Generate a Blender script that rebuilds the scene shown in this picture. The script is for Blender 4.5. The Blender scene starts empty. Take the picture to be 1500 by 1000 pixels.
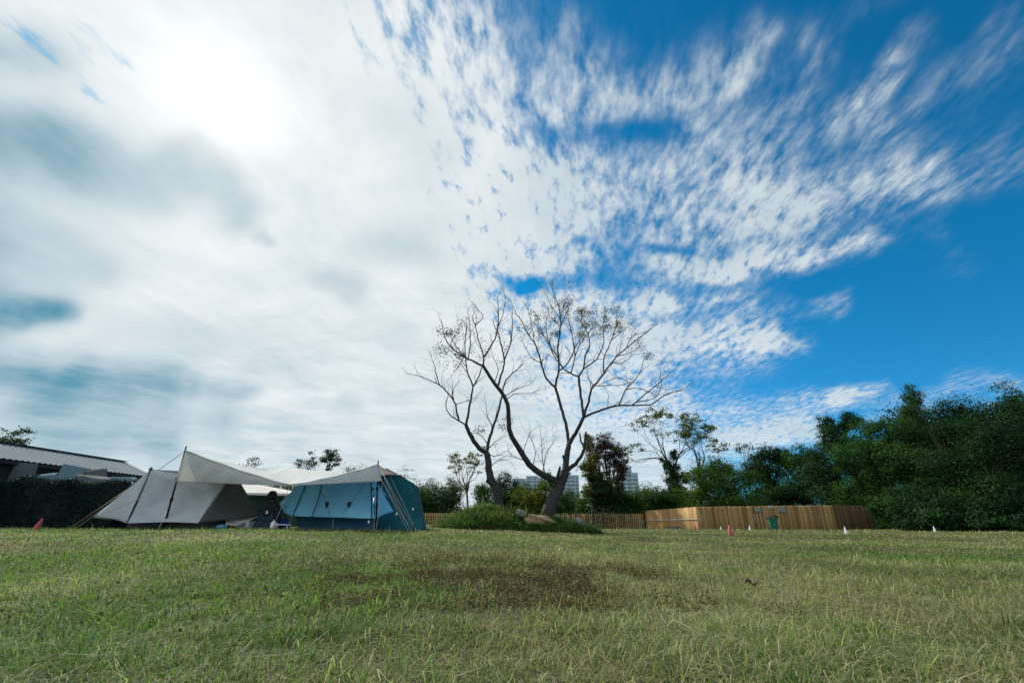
import bpy, math, random
import numpy as np
R = math.radians
SC = bpy.context.scene
COL = SC.collection

# ------------------------------------------------------------------ camera
CAM_H = 0.5
F = 667.0
TH = math.atan(264 / F)
CT, ST = math.cos(TH), math.sin(TH)
cam = bpy.data.cameras.new('camera')
cam.sensor_width = 36; cam.lens = F / 1500 * 36
cam.clip_start = 0.05; cam.clip_end = 6000
camo = bpy.data.objects.new('camera', cam); COL.objects.link(camo)
camo.location = (0, 0, CAM_H); camo.rotation_euler = (math.pi / 2 + TH, 0, 0)
SC.camera = camo

def ray(px, py):
    a, b = px - 750, py - 500
    v = np.array([a, F * CT + b * ST, F * ST - b * CT])
    return v
def P(px, py, D):
    """world point on a bearing read from the photo, at forward distance D metres"""
    v = ray(px, py); v = v * (D / v[1])
    return np.array([v[0], v[1], v[2] + CAM_H])
def unit(px, py):
    v = ray(px, py); return v / np.linalg.norm(v)
def mpp(p):
    return (p[1] * CT + (p[2] - CAM_H) * ST) / F

# ------------------------------------------------------------------ sun and sky
SUN = unit(322, 142)
sun_el = math.asin(SUN[2]); sun_az = math.atan2(SUN[0], SUN[1])
sl = bpy.data.lights.new('sun', 'SUN'); sl.energy = 4.6; sl.angle = R(2.5); sl.color = (1, 0.93, 0.8)
so = bpy.data.objects.new('sun', sl); COL.objects.link(so)
from mathutils import Vector
so.rotation_euler = Vector((-SUN[0], -SUN[1], -SUN[2])).to_track_quat('-Z', 'Y').to_euler()

SC.view_settings.view_transform = 'Standard'
SC.view_settings.look = 'None'
SC.view_settings.exposure = 0.33; SC.view_settings.gamma = 1

class NT:
    def __init__(s, nt): s.nt = nt; s.n = nt.nodes; s.l = nt.links
    def new(s, t, **k):
        nd = s.n.new(t)
        for a, b in k.items(): setattr(nd, a, b)
        return nd
    def put(s, sock, v):
        if isinstance(v, bpy.types.NodeSocket): s.l.new(v, sock)
        elif v is not None: sock.default_value = v
    def m(s, op, a, b=None, c=None, clamp=False):
        nd = s.new('ShaderNodeMath', operation=op, use_clamp=clamp)
        s.put(nd.inputs[0], a)
        if b is not None: s.put(nd.inputs[1], b)
        if c is not None: s.put(nd.inputs[2], c)
        return nd.outputs[0]
    def v(s, op, a, b=None, out=0, scale=None):
        nd = s.new('ShaderNodeVectorMath', operation=op)
        s.put(nd.inputs[0], a)
        if b is not None: s.put(nd.inputs[1], b)
        if scale is not None: s.put(nd.inputs['Scale'], scale)
        return nd.outputs['Value'] if op in ('DOT_PRODUCT', 'LENGTH', 'DISTANCE') else nd.outputs[0]
    def mapr(s, x, a, b, c=0.0, d=1.0, smooth=True):
        nd = s.new('ShaderNodeMapRange', interpolation_type='SMOOTHSTEP' if smooth else 'LINEAR')
        for i, q in enumerate((x, a, b, c, d)): s.put(nd.inputs[i], q)
        return nd.outputs[0]
    def mix(s, f, a, b, mode='MIX'):
        nd = s.new('ShaderNodeMix', data_type='RGBA', blend_type=mode)
        s.put(nd.inputs[0], f)
        s.put(nd.inputs[6], a if isinstance(a, bpy.types.NodeSocket) else (*a, 1))
        s.put(nd.inputs[7], b if isinstance(b, bpy.types.NodeSocket) else (*b, 1))
        return nd.outputs[2]
    def noise(s, vec, scale, detail=4, rough=0.55, dist=0.0, dims='3D'):
        nd = s.new('ShaderNodeTexNoise', noise_dimensions=dims)
        if vec is not None: s.put(nd.inputs['Vector'], vec)
        nd.inputs['Scale'].default_value = scale; nd.inputs['Detail'].default_value = detail
        nd.inputs['Roughness'].default_value = rough; nd.inputs['Distortion'].default_value = dist
        return nd.outputs[0]
    def comb(s, x, y, z):
        nd = s.new('ShaderNodeCombineXYZ')
        s.put(nd.inputs[0], x); s.put(nd.inputs[1], y); s.put(nd.inputs[2], z)
        return nd.outputs[0]

def build_world():
    w = bpy.data.worlds.new('World'); SC.world = w; w.use_nodes = True
    w.node_tree.nodes.clear()
    g = NT(w.node_tree)
    sky = g.new('ShaderNodeTexSky', sky_type='NISHITA')
    sky.sun_disc = False; sky.sun_elevation = sun_el; sky.sun_rotation = sun_az
    sky.air_density = 1.0; sky.dust_density = 0.3; sky.ozone_density = 2.2
    bg1 = g.new('ShaderNodeBackground'); bg1.inputs[1].default_value = 0.094
    d0 = g.new('ShaderNodeTexCoord').outputs['Generated']
    d = g.v('NORMALIZE', d0)
    sep = g.new('ShaderNodeSeparateXYZ'); g.put(sep.inputs[0], d)
    x, y, z = sep.outputs
    tint = g.mix(g.mapr(z, 0.02, 0.50), (0.15, 0.72, 1.10), (0.035, 0.74, 1.0))
    g.put(bg1.inputs[0], g.mix(1.0, sky.outputs[0], tint, 'MULTIPLY'))
    zz = g.m('ADD', g.m('MAXIMUM', z, 0.0), 0.05)
    ca_, sa_ = math.cos(0.13), math.sin(0.13)
    xr = g.m('SUBTRACT', g.m('MULTIPLY', x, ca_), g.m('MULTIPLY', y, sa_)); yr = g.m('ADD', g.m('MULTIPLY', x, sa_), g.m('MULTIPLY', y, ca_))
    u = g.m('DIVIDE', xr, zz); v = g.m('DIVIDE', yr, zz)
    # softly warped direction for the large shapes
    wn = g.new('ShaderNodeTexNoise'); g.put(wn.inputs['Vector'], d); wn.inputs['Scale'].default_value = 5.0
    wn.inputs['Detail'].default_value = 3
    dw = g.v('ADD', d, g.v('SCALE', g.v('SUBTRACT', wn.outputs['Color'], (0.5, 0.5, 0.5)), scale=0.13))
    def cap(p1, p2, wpx, amp):
        a, b = unit(*p1), unit(*p2); ab = b - a; L2 = max(float(ab @ ab), 1e-6)
        wr = wpx / F * float(np.linalg.norm(ray(*p1)) / F) ** -1 * (F / np.linalg.norm(ray(*p1)) )**0.3
        q = g.v('SUBTRACT', dw, tuple(a))
        t = g.m('MULTIPLY', g.v('DOT_PRODUCT', q, tuple(ab)), 1 / L2, clamp=True)
        dist = g.v('DISTANCE', q, g.v('SCALE', tuple(ab), scale=t))
        e = g.m('MULTIPLY', g.m('MULTIPLY', dist, dist), -1 / wr ** 2)
        return g.m('MULTIPLY', g.m('EXPONENT', e), amp)
    def total(items):
        s = None
        for it in items:
            c = cap(*it); s = c if s is None else g.m('ADD', s, c)
        return s
    # fine ripples stretched toward one vanishing point; larger tufts under them
    warp = g.noise(g.comb(g.m('MULTIPLY', u, 2.0), g.m('MULTIPLY', v, 2.0), 3.0), 1.0, 3)
    uu = g.m('ADD', g.m('ADD', u, 0.0), g.m('MULTIPLY', g.m('SUBTRACT', warp, 0.5), 0.10))
    fine = g.noise(g.comb(g.m('MULTIPLY', uu, 23.0), g.m('MULTIPLY', v, 9.0), 0.0), 1.0, 6, 0.62)
    ultra = g.noise(g.comb(g.m('MULTIPLY', uu, 66.0), g.m('MULTIPLY', v, 26.0), 4.0), 1.0, 4, 0.65)
    tuft = g.noise(g.comb(g.m('MULTIPLY', uu, 4.2), g.m('MULTIPLY', v, 2.6), 7.0), 1.0, 4, 0.55)
    mid = g.noise(g.comb(g.m('MULTIPLY', u, 2.6), g.m('MULTIPLY', v, 2.2), 21.0), 1.0, 6, 0.6, 0.5)
    big = g.noise(g.comb(g.m('MULTIPLY', u, 0.9), g.m('MULTIPLY', v, 1.5), 11.0), 1.0, 5, 0.55)
    # the unbroken sheet fills the sky to the left of a line
    nrm = np.cross(unit(610, 30), unit(715, 470)); nrm /= np.linalg.norm(nrm)
    if nrm @ unit(100, 300) < 0: nrm = -nrm
    side = g.v('DOT_PRODUCT', dw, tuple(nrm))
    sheet = g.mapr(side, -0.20, 0.24, 0.0, 2.4)
    bands = total([
        ((640, 330), (800, 320), 90, 0.8), ((690, 330), (1120, 318), 60, 0.95), ((1120, 318), (1330, 262), 44, 0.85), ((1330, 262), (1520, 205), 46, 0.50),
        ((740, 262), (1060, 240), 60, 0.50), ((860, 120), (1150, 250), 150, 0.16),
        ((740, 388), (1090, 396), 24, 1.60), ((1090, 396), (1280, 360), 18, 1.20),
        ((780, 452), (960, 446), 20, 1.5), ((960, 446), (1240, 437), 12, 0.9), ((920, 505), (1110, 492), 32, 1.6), ((1110, 492), (1190, 488), 14, 1.0),
        ((640, 40), (700, 160), 80, 0.55), ((720, 50), (790, 160), 75, 0.6), ((700, 220), (780, 290), 70, .6), ((850, 150), (1040, 130), 50, 0.85), ((820, 30), (860, 90), 40, .5),
        ((1090, 120), (1135, 62), 30, 0.85), ((1140, 175), (1200, 75), 22, 0.75), ((1235, 165), (1310, 95), 28, 0.75),
        ((1320, 170), (1500, 75), 40, 0.52), ((1020, 215), (1250, 170), 45, 0.35), ((1210, 30), (1300, 10), 30, .25),
        ((1225, 577), (1310, 570), 15, 2.0), ((1200, 590), (1330, 585), 10, .6), ((1060, 632), (1180, 624), 20, 2.0), ((990, 600), (1180, 580), 24, 0.9),
        ((1290, 615), (1490, 570), 20, 0.75), ((1340, 640), (1500, 615), 16, 0.6), ((900, 690), (1100, 668), 36, 0.8), ((1360, 350), (1400, 400), 34, 0.25),
        ((700, 540), (900, 555), 75, 1.7), ((720, 470), (860, 480), 30, .5), ((640, 650), (930, 670), 65, 2.2), ((600, 720), (1000, 720), 40, 1.6), ((960, 540), (1080, 545), 20, 0.45),
        ((780, 193), (980, 197), 20, -0.65), ((700, 404), (790, 412), 14, -1.1), ((705, 300), (655, 318), 12, -0.7),
        ((840, 356), (1090, 361), 8, -0.6), ((780, 424), (1200, 418), 9, -1.2), ((60, 0), (190, 95), 30, -0.7), ((190, 20), (300, -20), 26, -0.7),
    ])
    nz = g.m('ADD', g.m('ADD', g.m('MULTIPLY', g.m('SUBTRACT', fine, 0.5), 3.8), g.m('MULTIPLY', g.m('SUBTRACT', tuft, 0.5), 0.8)),
             g.m('MULTIPLY', g.m('SUBTRACT', ultra, 0.5), 0.6))
    back = g.mapr(y, 0.05, -0.35, 0.0, 1.6)   # unseen cloud cover added behind the viewer to light camera-facing sides
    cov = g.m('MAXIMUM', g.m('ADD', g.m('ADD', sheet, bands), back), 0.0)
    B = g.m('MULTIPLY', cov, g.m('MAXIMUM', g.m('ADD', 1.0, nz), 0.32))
    solidp = g.m('MULTIPLY', g.mapr(side, -0.06, 0.27, 0.0, 2.2), g.mapr(cov, 0.3, 1.8))
    thin = total([((-30, 20), (110, 120), 60, 0.9), ((60, 10), (230, 110), 50, 0.75), ((150, 130), (240, 200), 30, .35), ((-40, 250), (60, 330), 70, .35), ((20, 690), (220, 640), 30, .4), ((470, -10), (560, 60), 40, .45), ((255, 250), (330, 330), 26, .35), ((-20, 440), (60, 452), 22, .5)])
    B = g.m('ADD', B, g.m('MULTIPLY', solidp, g.m('SUBTRACT', 1.0, g.m('MULTIPLY', thin, 0.62))))
    B = g.m('MULTIPLY', B, g.m('SUBTRACT', 1.0, g.m('MULTIPLY', thin, 0.30)))
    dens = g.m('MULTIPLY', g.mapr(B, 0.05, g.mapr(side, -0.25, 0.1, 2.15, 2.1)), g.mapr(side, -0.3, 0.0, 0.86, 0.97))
    # clouds thin toward the horizon at right and are added, unseen, behind the viewer
    # brightness of cloud: forward scattering round the sun, thick grey hearts, ripples
    sd = g.v('DOT_PRODUCT', d, tuple(SUN))
    ang = g.m('ARCCOSINE', g.m('MINIMUM', sd, 0.99999))
    halo = g.m('EXPONENT', g.m('MULTIPLY', g.m('MULTIPLY', ang, ang), -1 / 0.42 ** 2))
    core = g.m('EXPONENT', g.m('MULTIPLY', g.m('MULTIPLY', ang, ang), -1 / 0.10 ** 2))
    grey = total([
        ((-20, 455), (80, 452), 26, 0.95), ((-40, 530), (110, 548), 34, 0.72), ((90, 570), (240, 572), 34, 0.62), ((290, 572), (340, 578), 16, 0.42),
        ((30, 610), (320, 612), 26, 0.42), ((-40, 215), (90, 235), 70, 0.62), ((90, 190), (215, 250), 50, 0.40), ((270, 215), (345, 300), 30, 0.34), ((-20, 60), (50, 60), 45, 0.42),
        ((20, 350), (140, 380), 45, 0.20), ((490, 418), (520, 432), 22, 0.26), ((550, 370), (620, 362), 30, 0.20), ((600, 190), (640, 215), 50, 0.10),
        ((385, 330), (398, 340), 12, 0.2), ((500, 590), (520, 595), 14, 0.14), ((100, 660), (260, 650), 28, 0.42), ((-60, 655), (60, 650), 22, 0.25), ((180, 480), (280, 500), 40, 0.12), ((-100, 330), (-20, 420), 90, 0.35)])
    grey = g.m('MULTIPLY', grey, g.m('ADD', 0.25, g.m('ADD', g.m('MULTIPLY', big, 0.5), g.mapr(mid, 0.25, 0.75, 0.0, 1.35))))
    lum = g.m('ADD', 0.71, g.m('MULTIPLY', halo, 0.16))
    lum = g.m('ADD', lum, g.m('MULTIPLY', core, 0.35))
    lum = g.m('ADD', lum, g.mapr(y, 0.05, -0.35, 0.0, 0.42))  # extra brightness given to the added cloud behind the viewer, as fill light
    rip = g.m('ADD', g.m('MULTIPLY', g.m('SUBTRACT', fine, 0.5), 0.10), g.m('MULTIPLY', g.m('SUBTRACT', big, 0.5), 0.40))
    rip = g.m('ADD', rip, g.m('MULTIPLY', g.m('SUBTRACT', mid, 0.5), 0.50))
    lum = g.m('ADD', lum, g.m('ADD', rip, g.m('MULTIPLY', g.m('SUBTRACT', ultra, 0.5), 0.05)))
    gr = g.m('SUBTRACT', 1.0, g.m('EXPONENT', g.m('MULTIPLY', grey, -1.2)))
    lum = g.m('MULTIPLY', lum, g.m('SUBTRACT', 1.0, g.m('MULTIPLY', gr, 0.92)))
    edge = g.mapr(ang, 0.45, 1.05, 0.0, 0.15)
    lum = g.m('SUBTRACT', lum, g.m('MULTIPLY', edge, g.mapr(x, -0.1, -0.5)))
    cc = g.mix(g.mapr(lum, 0.15, 0.92, 0.0, 1.0, False), (0.09, 0.29, 0.40), (0.90, 0.925, 0.925))
    cc = g.v('SCALE', cc, scale=g.m('MULTIPLY', g.m('MAXIMUM', g.m('ADD', lum, 0.08), 1.0), 0.82))
    bg2 = g.new('ShaderNodeBackground'); g.put(bg2.inputs[0], cc); bg2.inputs[1].default_value = 1.0
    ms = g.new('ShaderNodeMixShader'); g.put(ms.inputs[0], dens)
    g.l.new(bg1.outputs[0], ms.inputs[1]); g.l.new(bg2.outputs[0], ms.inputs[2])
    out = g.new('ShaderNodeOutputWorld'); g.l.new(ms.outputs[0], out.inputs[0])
    w.cycles.sampling_method = 'MANUAL'; w.cycles.sample_map_resolution = 512
build_world()

# ------------------------------------------------------------------ helpers
rng = np.random.default_rng(7)
def S(t):
    t = np.clip(t, 0, 1); return t * t * (3 - 2 * t)
def tz(x, y):
    """height of the field"""
    x = np.asarray(x, float); y = np.asarray(y, float)
    z = 0.285 * S((4 - x) / 10) * S((y - 2.5) / 9) - 0.125 * S((y - 25) / 25)
    z = z + 0.08 * np.exp(-((x + 0.4) ** 2 / 1.3 + (y - 4.5) ** 2 / 1.3))
    z = z + 0.025 * np.sin(x * 0.9 + 1) * np.sin(y * 0.7) + 0.012 * np.sin(x * 2.3 + y * 1.1) * np.sin(y * 1.9 + 2)
    return z
def G(px, D, sink=0.0):
    """point on the ground under a bearing"""
    x = (px - 750) / (F * CT + 272 * ST) * D
    return np.array([x, D, float(tz(x, D)) - sink])

def tag(o, label=None, cat=None, group=None, kind=None):
    if label: o['label'] = label
    if cat: o['category'] = cat
    if group: o['group'] = group
    if kind: o['kind'] = kind
    return o
def link(name, me, mat=None, parent=None):
    o = bpy.data.objects.new(name, me); COL.objects.link(o)
    if mat is not None:
        for mm in (mat if isinstance(mat, (list, tuple)) else [mat]): me.materials.append(mm)
    if parent is not None: o.parent = parent
    return o
def empty(name, loc=(0, 0, 0), rz=0.0):
    o = bpy.data.objects.new(name, None); COL.objects.link(o)
    o.location = tuple(loc); o.rotation_euler = (0, 0, rz); o.empty_display_size = 0.3
    return o
def mesh_np(name, verts, faces, mat, parent=None, attrs=None, smooth=False, offset=None):
    verts = np.asarray(verts, np.float32).reshape(-1, 3)
    if offset is not None: verts = verts - np.asarray(offset, np.float32)
    faces = np.asarray(faces, np.int32); k = faces.shape[1]
    me = bpy.data.meshes.new(name)
    me.vertices.add(len(verts)); me.vertices.foreach_set('co', verts.ravel())
    me.loops.add(faces.size); me.loops.foreach_set('vertex_index', faces.ravel())
    me.polygons.add(len(faces)); me.polygons.foreach_set('loop_start', np.arange(0, faces.size, k, dtype=np.int32))
    me.update(calc_edges=True)
    if smooth: me.polygons.foreach_set('use_smooth', np.ones(len(faces), bool))
    for nm, a in (attrs or {}).items():
        at = me.attributes.new(nm, 'FLOAT', 'POINT'); at.data.foreach_set('value', np.asarray(a, np.float32))
    return link(name, me, mat, parent)

class MB:
    def __init__(s): s.v = []; s.f = []; s.sm = []
    def add(s, vs, fs, smooth=False):
        n = len(s.v); s.v += [tuple(map(float, q)) for q in vs]
        s.f += [tuple(i + n for i in f) for f in fs]; s.sm += [smooth] * len(fs)
        return s
    def box(s, c, size, axes=None):
        c = np.asarray(c, float); h = np.asarray(size, float) / 2
        ax = np.eye(3) if axes is None else np.asarray(axes, float)
        vs = [c + ax[0] * h[0] * i + ax[1] * h[1] * j + ax[2] * h[2] * k for i in (-1, 1) for j in (-1, 1) for k in (-1, 1)]
        return s.add(vs, [(0, 1, 3, 2), (4, 6, 7, 5), (0, 4, 5, 1), (2, 3, 7, 6), (0, 2, 6, 4), (1, 5, 7, 3)])
    def tube(s, pts, rad, n=8, caps=True):
        pts = [np.asarray(p, float) for p in pts]
        if not hasattr(rad, '__len__'): rad = [rad] * len(pts)
        vs, fs = [], []
        a = None
        for i, p in enumerate(pts):
            t = pts[min(i + 1, len(pts) - 1)] - pts[max(i - 1, 0)]
            t = t / max(np.linalg.norm(t), 1e-9)
            if a is None:
                a = np.cross(t, (0, 0, 1.0) if abs(t[2]) < 0.9 else (1.0, 0, 0))
            a = a - t * (a @ t); a = a / max(np.linalg.norm(a), 1e-9); b = np.cross(t, a)
            for k in range(n):
                w = 2 * math.pi * k / n
                vs.append(p + (a * math.cos(w) + b * math.sin(w)) * rad[i])
        for i in range(len(pts) - 1):
            for k in range(n):
                k2 = (k + 1) % n
                fs.append((i * n + k, i * n + k2, (i + 1) * n + k2, (i + 1) * n + k))
        if caps:
            fs.append(tuple(range(n - 1, -1, -1))); m = (len(pts) - 1) * n; fs.append(tuple(range(m, m + n)))
        return s.add(vs, fs, True)
    def lathe(s, prof, c, n=20):
        c = np.asarray(c, float)
        return s.tube([c + (0, 0, z) for r, z in prof], [r for r, z in prof], n)
    def patch(s, fn, nu, nv):
        vs = [fn(i / nu, j / nv) for j in range(nv + 1) for i in range(nu + 1)]
        fs = [(j * (nu + 1) + i, j * (nu + 1) + i + 1, (j + 1) * (nu + 1) + i + 1, (j + 1) * (nu + 1) + i) for j in range(nv) for i in range(nu)]
        return s.add(vs, fs, True)
    def build(s, name, mat, parent=None, offset=None):
        me = bpy.data.meshes.new(name)
        v = np.array(s.v)
        if offset is not None: v = v - np.asarray(offset)
        me.from_pydata([tuple(q) for q in v], [], s.f); me.update()
        me.polygons.foreach_set('use_smooth', np.array(s.sm, bool))
        return link(name, me, mat, parent)
def solid(o, t, off=0.0):
    m = o.modifiers.new('thickness', 'SOLIDIFY'); m.thickness = t; m.offset = off; return o
def bevel(o, w, seg=2):
    m = o.modifiers.new('bevel', 'BEVEL'); m.width = w; m.segments = seg; m.limit_method = 'ANGLE'; return o

# ------------------------------------------------------------------ materials
def material(name):
    m = bpy.data.materials.new(name); m.use_nodes = True; m.node_tree.nodes.clear()
    g = NT(m.node_tree); g.out = g.new('ShaderNodeOutputMaterial'); return m, g
def bump(g, h, strength=0.3, dist=0.02):
    b = g.new('ShaderNodeBump'); b.inputs['Strength'].default_value = strength; b.inputs['Distance'].default_value = dist
    g.put(b.inputs['Height'], h); return b.outputs[0]
def principled(g, col, rough=0.7, normal=None, metal=0.0, spec=0.3):
    p = g.new('ShaderNodeBsdfPrincipled')
    g.put(p.inputs['Base Color'], col if isinstance(col, bpy.types.NodeSocket) else (*col, 1))
    g.put(p.inputs['Roughness'], rough); p.inputs['Metallic'].default_value = metal
    p.inputs['Specular IOR Level'].default_value = spec
    if normal is not None: g.put(p.inputs['Normal'], normal)
    return p.outputs[0]
def ramp(g, f, stops):
    r = g.new('ShaderNodeValToRGB'); e = r.color_ramp.elements
    while len(e) < len(stops): e.new(0.5)
    for k, (p, c) in zip(e, stops): k.position = p; k.color = (*c, 1)
    g.put(r.inputs[0], f); return r.outputs[0]
def mat_plain(name, c1, c2=None, scale=8, rough=0.7, metal=0.0, bmp=0.15, stretch=(1, 1, 1), spec=0.3):
    m, g = material(name); co = g.new('ShaderNodeTexCoord').outputs['Object']
    co = g.v('MULTIPLY', co, stretch)
    n = g.noise(co, scale, 5, 0.6)
    col = g.mix(g.mapr(n, 0.3, 0.7), c1, c2 or tuple(q * 0.75 for q in c1))
    g.l.new(principled(g, col, rough, bump(g, n, bmp), metal, spec), g.out.inputs[0]); return m
def mat_leaf(name, stops, trans=0.35, rough=0.55, tcol=1.25, spec=0.03):
    m, g = material(name)
    a = g.new('ShaderNodeAttribute', attribute_name='var').outputs['Fac']
    col = ramp(g, a, stops)
    p = principled(g, col, rough, None, 0, spec)
    t = g.new('ShaderNodeBsdfTranslucent')
    g.put(t.inputs[0], g.mix(1.0, col, (tcol, tcol * 1.05, tcol * 0.5), 'MULTIPLY'))
    mx = g.new('ShaderNodeMixShader'); mx.inputs[0].default_value = trans
    g.l.new(p, mx.inputs[1]); g.l.new(t.outputs[0], mx.inputs[2]); g.l.new(mx.outputs[0], g.out.inputs[0])
    return m
def mat_fabric(name, c, trans=0.4, var=0.12, wr=0.35, tc=None):
    m, g = material(name); co = g.new('ShaderNodeTexCoord').outputs['Object']
    n = g.noise(co, 1.3, 4, 0.6); w = g.noise(g.v('MULTIPLY', co, (3, 3, 1.4)), 2.2, 5, 0.6, 0.6)
    col = g.mix(g.mapr(n, 0.3, 0.7), tuple(q * (1 - var) for q in c), tuple(min(1, q * (1 + var)) for q in c))
    nb = bump(g, w, wr, 0.06)
    p = principled(g, col, 0.75, nb, 0, 0.2)
    t = g.new('ShaderNodeBsdfTranslucent')
    g.put(t.inputs[0], (*(tc or c), 1)); g.put(t.inputs['Normal'], nb)
    mx = g.new('ShaderNodeMixShader'); mx.inputs[0].default_value = trans
    g.l.new(p, mx.inputs[1]); g.l.new(t.outputs[0], mx.inputs[2]); g.l.new(mx.outputs[0], g.out.inputs[0])
    return m
def mat_wood(name, c1, c2, axis_scale=(9, 9, 0.7)):
    m, g = material(name)
    a = g.new('ShaderNodeAttribute', attribute_name='var').outputs['Fac']
    co = g.new('ShaderNodeTexCoord').outputs['Object']
    n = g.noise(g.v('MULTIPLY', co, axis_scale), 3.0, 5, 0.6, 0.4)
    st = g.noise(g.v('MULTIPLY', co, (1, 1, 0.25)), 1.1, 4, 0.6)
    f = g.m('ADD', g.m('MULTIPLY', a, 0.55), g.m('ADD', g.m('MULTIPLY', n, 0.4), g.m('MULTIPLY', st, 0.35)))
    col = g.mix(g.mapr(f, 0.35, 1.0), c1, c2)
    g.l.new(principled(g, col, 0.75, bump(g, n, 0.3), 0, 0.2), g.out.inputs[0]); return m
def mat_corrugated(name, c1, c2, axis, freq, rust=(0.16, 0.1, 0.06), rough=0.5, metal=0.3):
    m, g = material(name); co = g.new('ShaderNodeTexCoord').outputs['Object']
    n = g.noise(co, 0.8, 5, 0.65); n2 = g.noise(co, 4.0, 4, 0.6)
    col = g.mix(g.mapr(n, 0.3, 0.7), c1, c2)
    col = g.mix(g.mapr(n2, 0.62, 0.8, 0, 0.5), col, rust)
    g.l.new(principled(g, col, rough, bump(g, n2, 0.1), metal, 0.12), g.out.inputs[0]); return m

M = {}
M['bark'] = mat_plain('bark', (0.016, 0.017, 0.017), (0.05, 0.054, 0.054), 9, 0.9, bmp=0.6, stretch=(2.5, 2.5, 0.7))
M['darkbark'] = mat_plain('dark_bark', (0.035, 0.03, 0.024), (0.075, 0.065, 0.05), 6, 0.9, bmp=0.6, stretch=(2.5, 2.5, 0.7))
M['pod'] = mat_leaf('seed_pods', [(0, (0.035, 0.03, 0.018)), (0.6, (0.07, 0.06, 0.03)), (1, (0.10, 0.11, 0.04))], 0.25)
M['sprout'] = mat_leaf('sprout_leaves', [(0, (0.03, 0.06, 0.014)), (0.6, (0.06, 0.10, 0.02)), (1, (0.14, 0.14, 0.03))], 0.4)
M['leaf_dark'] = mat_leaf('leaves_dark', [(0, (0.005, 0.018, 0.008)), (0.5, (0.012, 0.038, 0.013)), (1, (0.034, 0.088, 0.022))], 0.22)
M['leaf_mid'] = mat_leaf('leaves_mid', [(0, (0.009, 0.03, 0.01)), (0.5, (0.025, 0.072, 0.018)), (1, (0.065, 0.14, 0.028))], 0.28)
M['leaf_light'] = mat_leaf('leaves_light', [(0, (0.02, 0.06, 0.014)), (0.5, (0.05, 0.115, 0.022)), (1, (0.11, 0.18, 0.034))], 0.36)
M['leaf_yellow'] = mat_leaf('leaves_yellowing', [(0, (0.035, 0.06, 0.016)), (0.5, (0.085, 0.10, 0.022)), (1, (0.17, 0.15, 0.03))], 0.35)
M['leaf_purple'] = mat_leaf('leaves_purple', [(0, (0.022, 0.018, 0.02)), (0.5, (0.05, 0.032, 0.036)), (1, (0.075, 0.055, 0.045))], 0.25)
M['leaf_airy'] = mat_leaf('leaves_airy', [(0, (0.025, 0.05, 0.015)), (0.6, (0.055, 0.09, 0.025)), (1, (0.12, 0.13, 0.035))], 0.35)
M['net'] = mat_leaf('camouflage_net', [(0, (0.004, 0.016, 0.016)), (0.6, (0.011, 0.034, 0.032)), (1, (0.03, 0.066, 0.052))], 0.15)
M['tarp'] = mat_fabric('tarp_fabric', (0.53, 0.59, 0.61), 0.42, 0.05, 0.25, (0.74, 0.72, 0.66))
M['grey_tent'] = mat_fabric('grey_tent_fabric', (0.47, 0.53, 0.575), 0.32, 0.08, 0.7, (0.50, 0.56, 0.58))
M['dark_tent'] = mat_fabric('dark_tent_fabric', (0.10, 0.11, 0.11), 0.12, 0.08, 0.3)
M['beige'] = mat_fabric('beige_tent_fabric', (0.42, 0.31, 0.19), 0.35, 0.06, 0.3)
M['blue_tent'] = mat_fabric('blue_tent_fabric', (0.33, 0.72, 0.98), 0.62, 0.14, 0.6, (0.40, 0.82, 1.0))
M['blue_inner'] = mat_fabric('blue_inner_fabric', (0.07, 0.17, 0.23), 0.45, 0.2, 0.4)
M['teal_tent'] = mat_fabric('teal_tent_fabric', (0.012, 0.13, 0.165), 0.35, 0.15, 0.5, (0.015, 0.22, 0.27))
M['white_fab'] = mat_fabric('white_fabric', (0.7, 0.7, 0.68), 0.35, 0.05, 0.3)
M['seam'] = mat_plain('seam_tape', (0.012, 0.03, 0.045), None, 10, 0.8)
M['seam_grey'] = mat_plain('grey_seam_tape', (0.10, 0.11, 0.12), None, 10, 0.8)
M['pole'] = mat_plain('pole_metal', (0.015, 0.017, 0.02), None, 10, 0.45, 0.3, 0.05)
M['rope'] = mat_plain('guy_rope', (0.36, 0.35, 0.32), (0.25, 0.24, 0.2), 30, 0.9)
M['strap'] = mat_plain('brown_strap', (0.16, 0.12, 0.075), (0.10, 0.075, 0.05), 20, 0.9)
M['white'] = mat_plain('white_plastic', (0.75, 0.77, 0.78), (0.65, 0.67, 0.68), 6, 0.5, 0, 0.05)
M['cone'] = mat_plain('cone_plastic', (0.42, 0.065, 0.085), (0.33, 0.05, 0.07), 9, 0.55, 0, 0.08)
M['conebase'] = mat_plain('cone_base_plastic', (0.30, 0.045, 0.06), (0.22, 0.035, 0.05), 9, 0.6, 0, 0.08)
M['wood_yellow'] = mat_wood('new_bamboo_boards', (0.26, 0.155, 0.06), (0.46, 0.30, 0.13))
M['wood_brown'] = mat_wood('brown_boards', (0.12, 0.077, 0.029), (0.29, 0.20, 0.082))
M['wood_dark'] = mat_wood('dark_boards', (0.075, 0.05, 0.026), (0.16, 0.108, 0.056))
M['wood_picket'] = mat_wood('picket_boards', (0.17, 0.115, 0.05), (0.36, 0.26, 0.13))
M['bin'] = mat_plain('bin_plastic', (0.01, 0.13, 0.085), (0.008, 0.10, 0.07), 8, 0.45, 0, 0.05)
M['binlid'] = mat_plain('bin_lid_plastic', (0.006, 0.03, 0.024), None, 8, 0.5, 0, 0.05)
M['black'] = mat_plain('black_rubber', (0.012, 0.012, 0.013), None, 10, 0.8)
M['rock'] = mat_plain('tan_rock', (0.32, 0.24, 0.15), (0.20, 0.15, 0.09), 3.5, 0.9, 0, 0.6)
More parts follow.
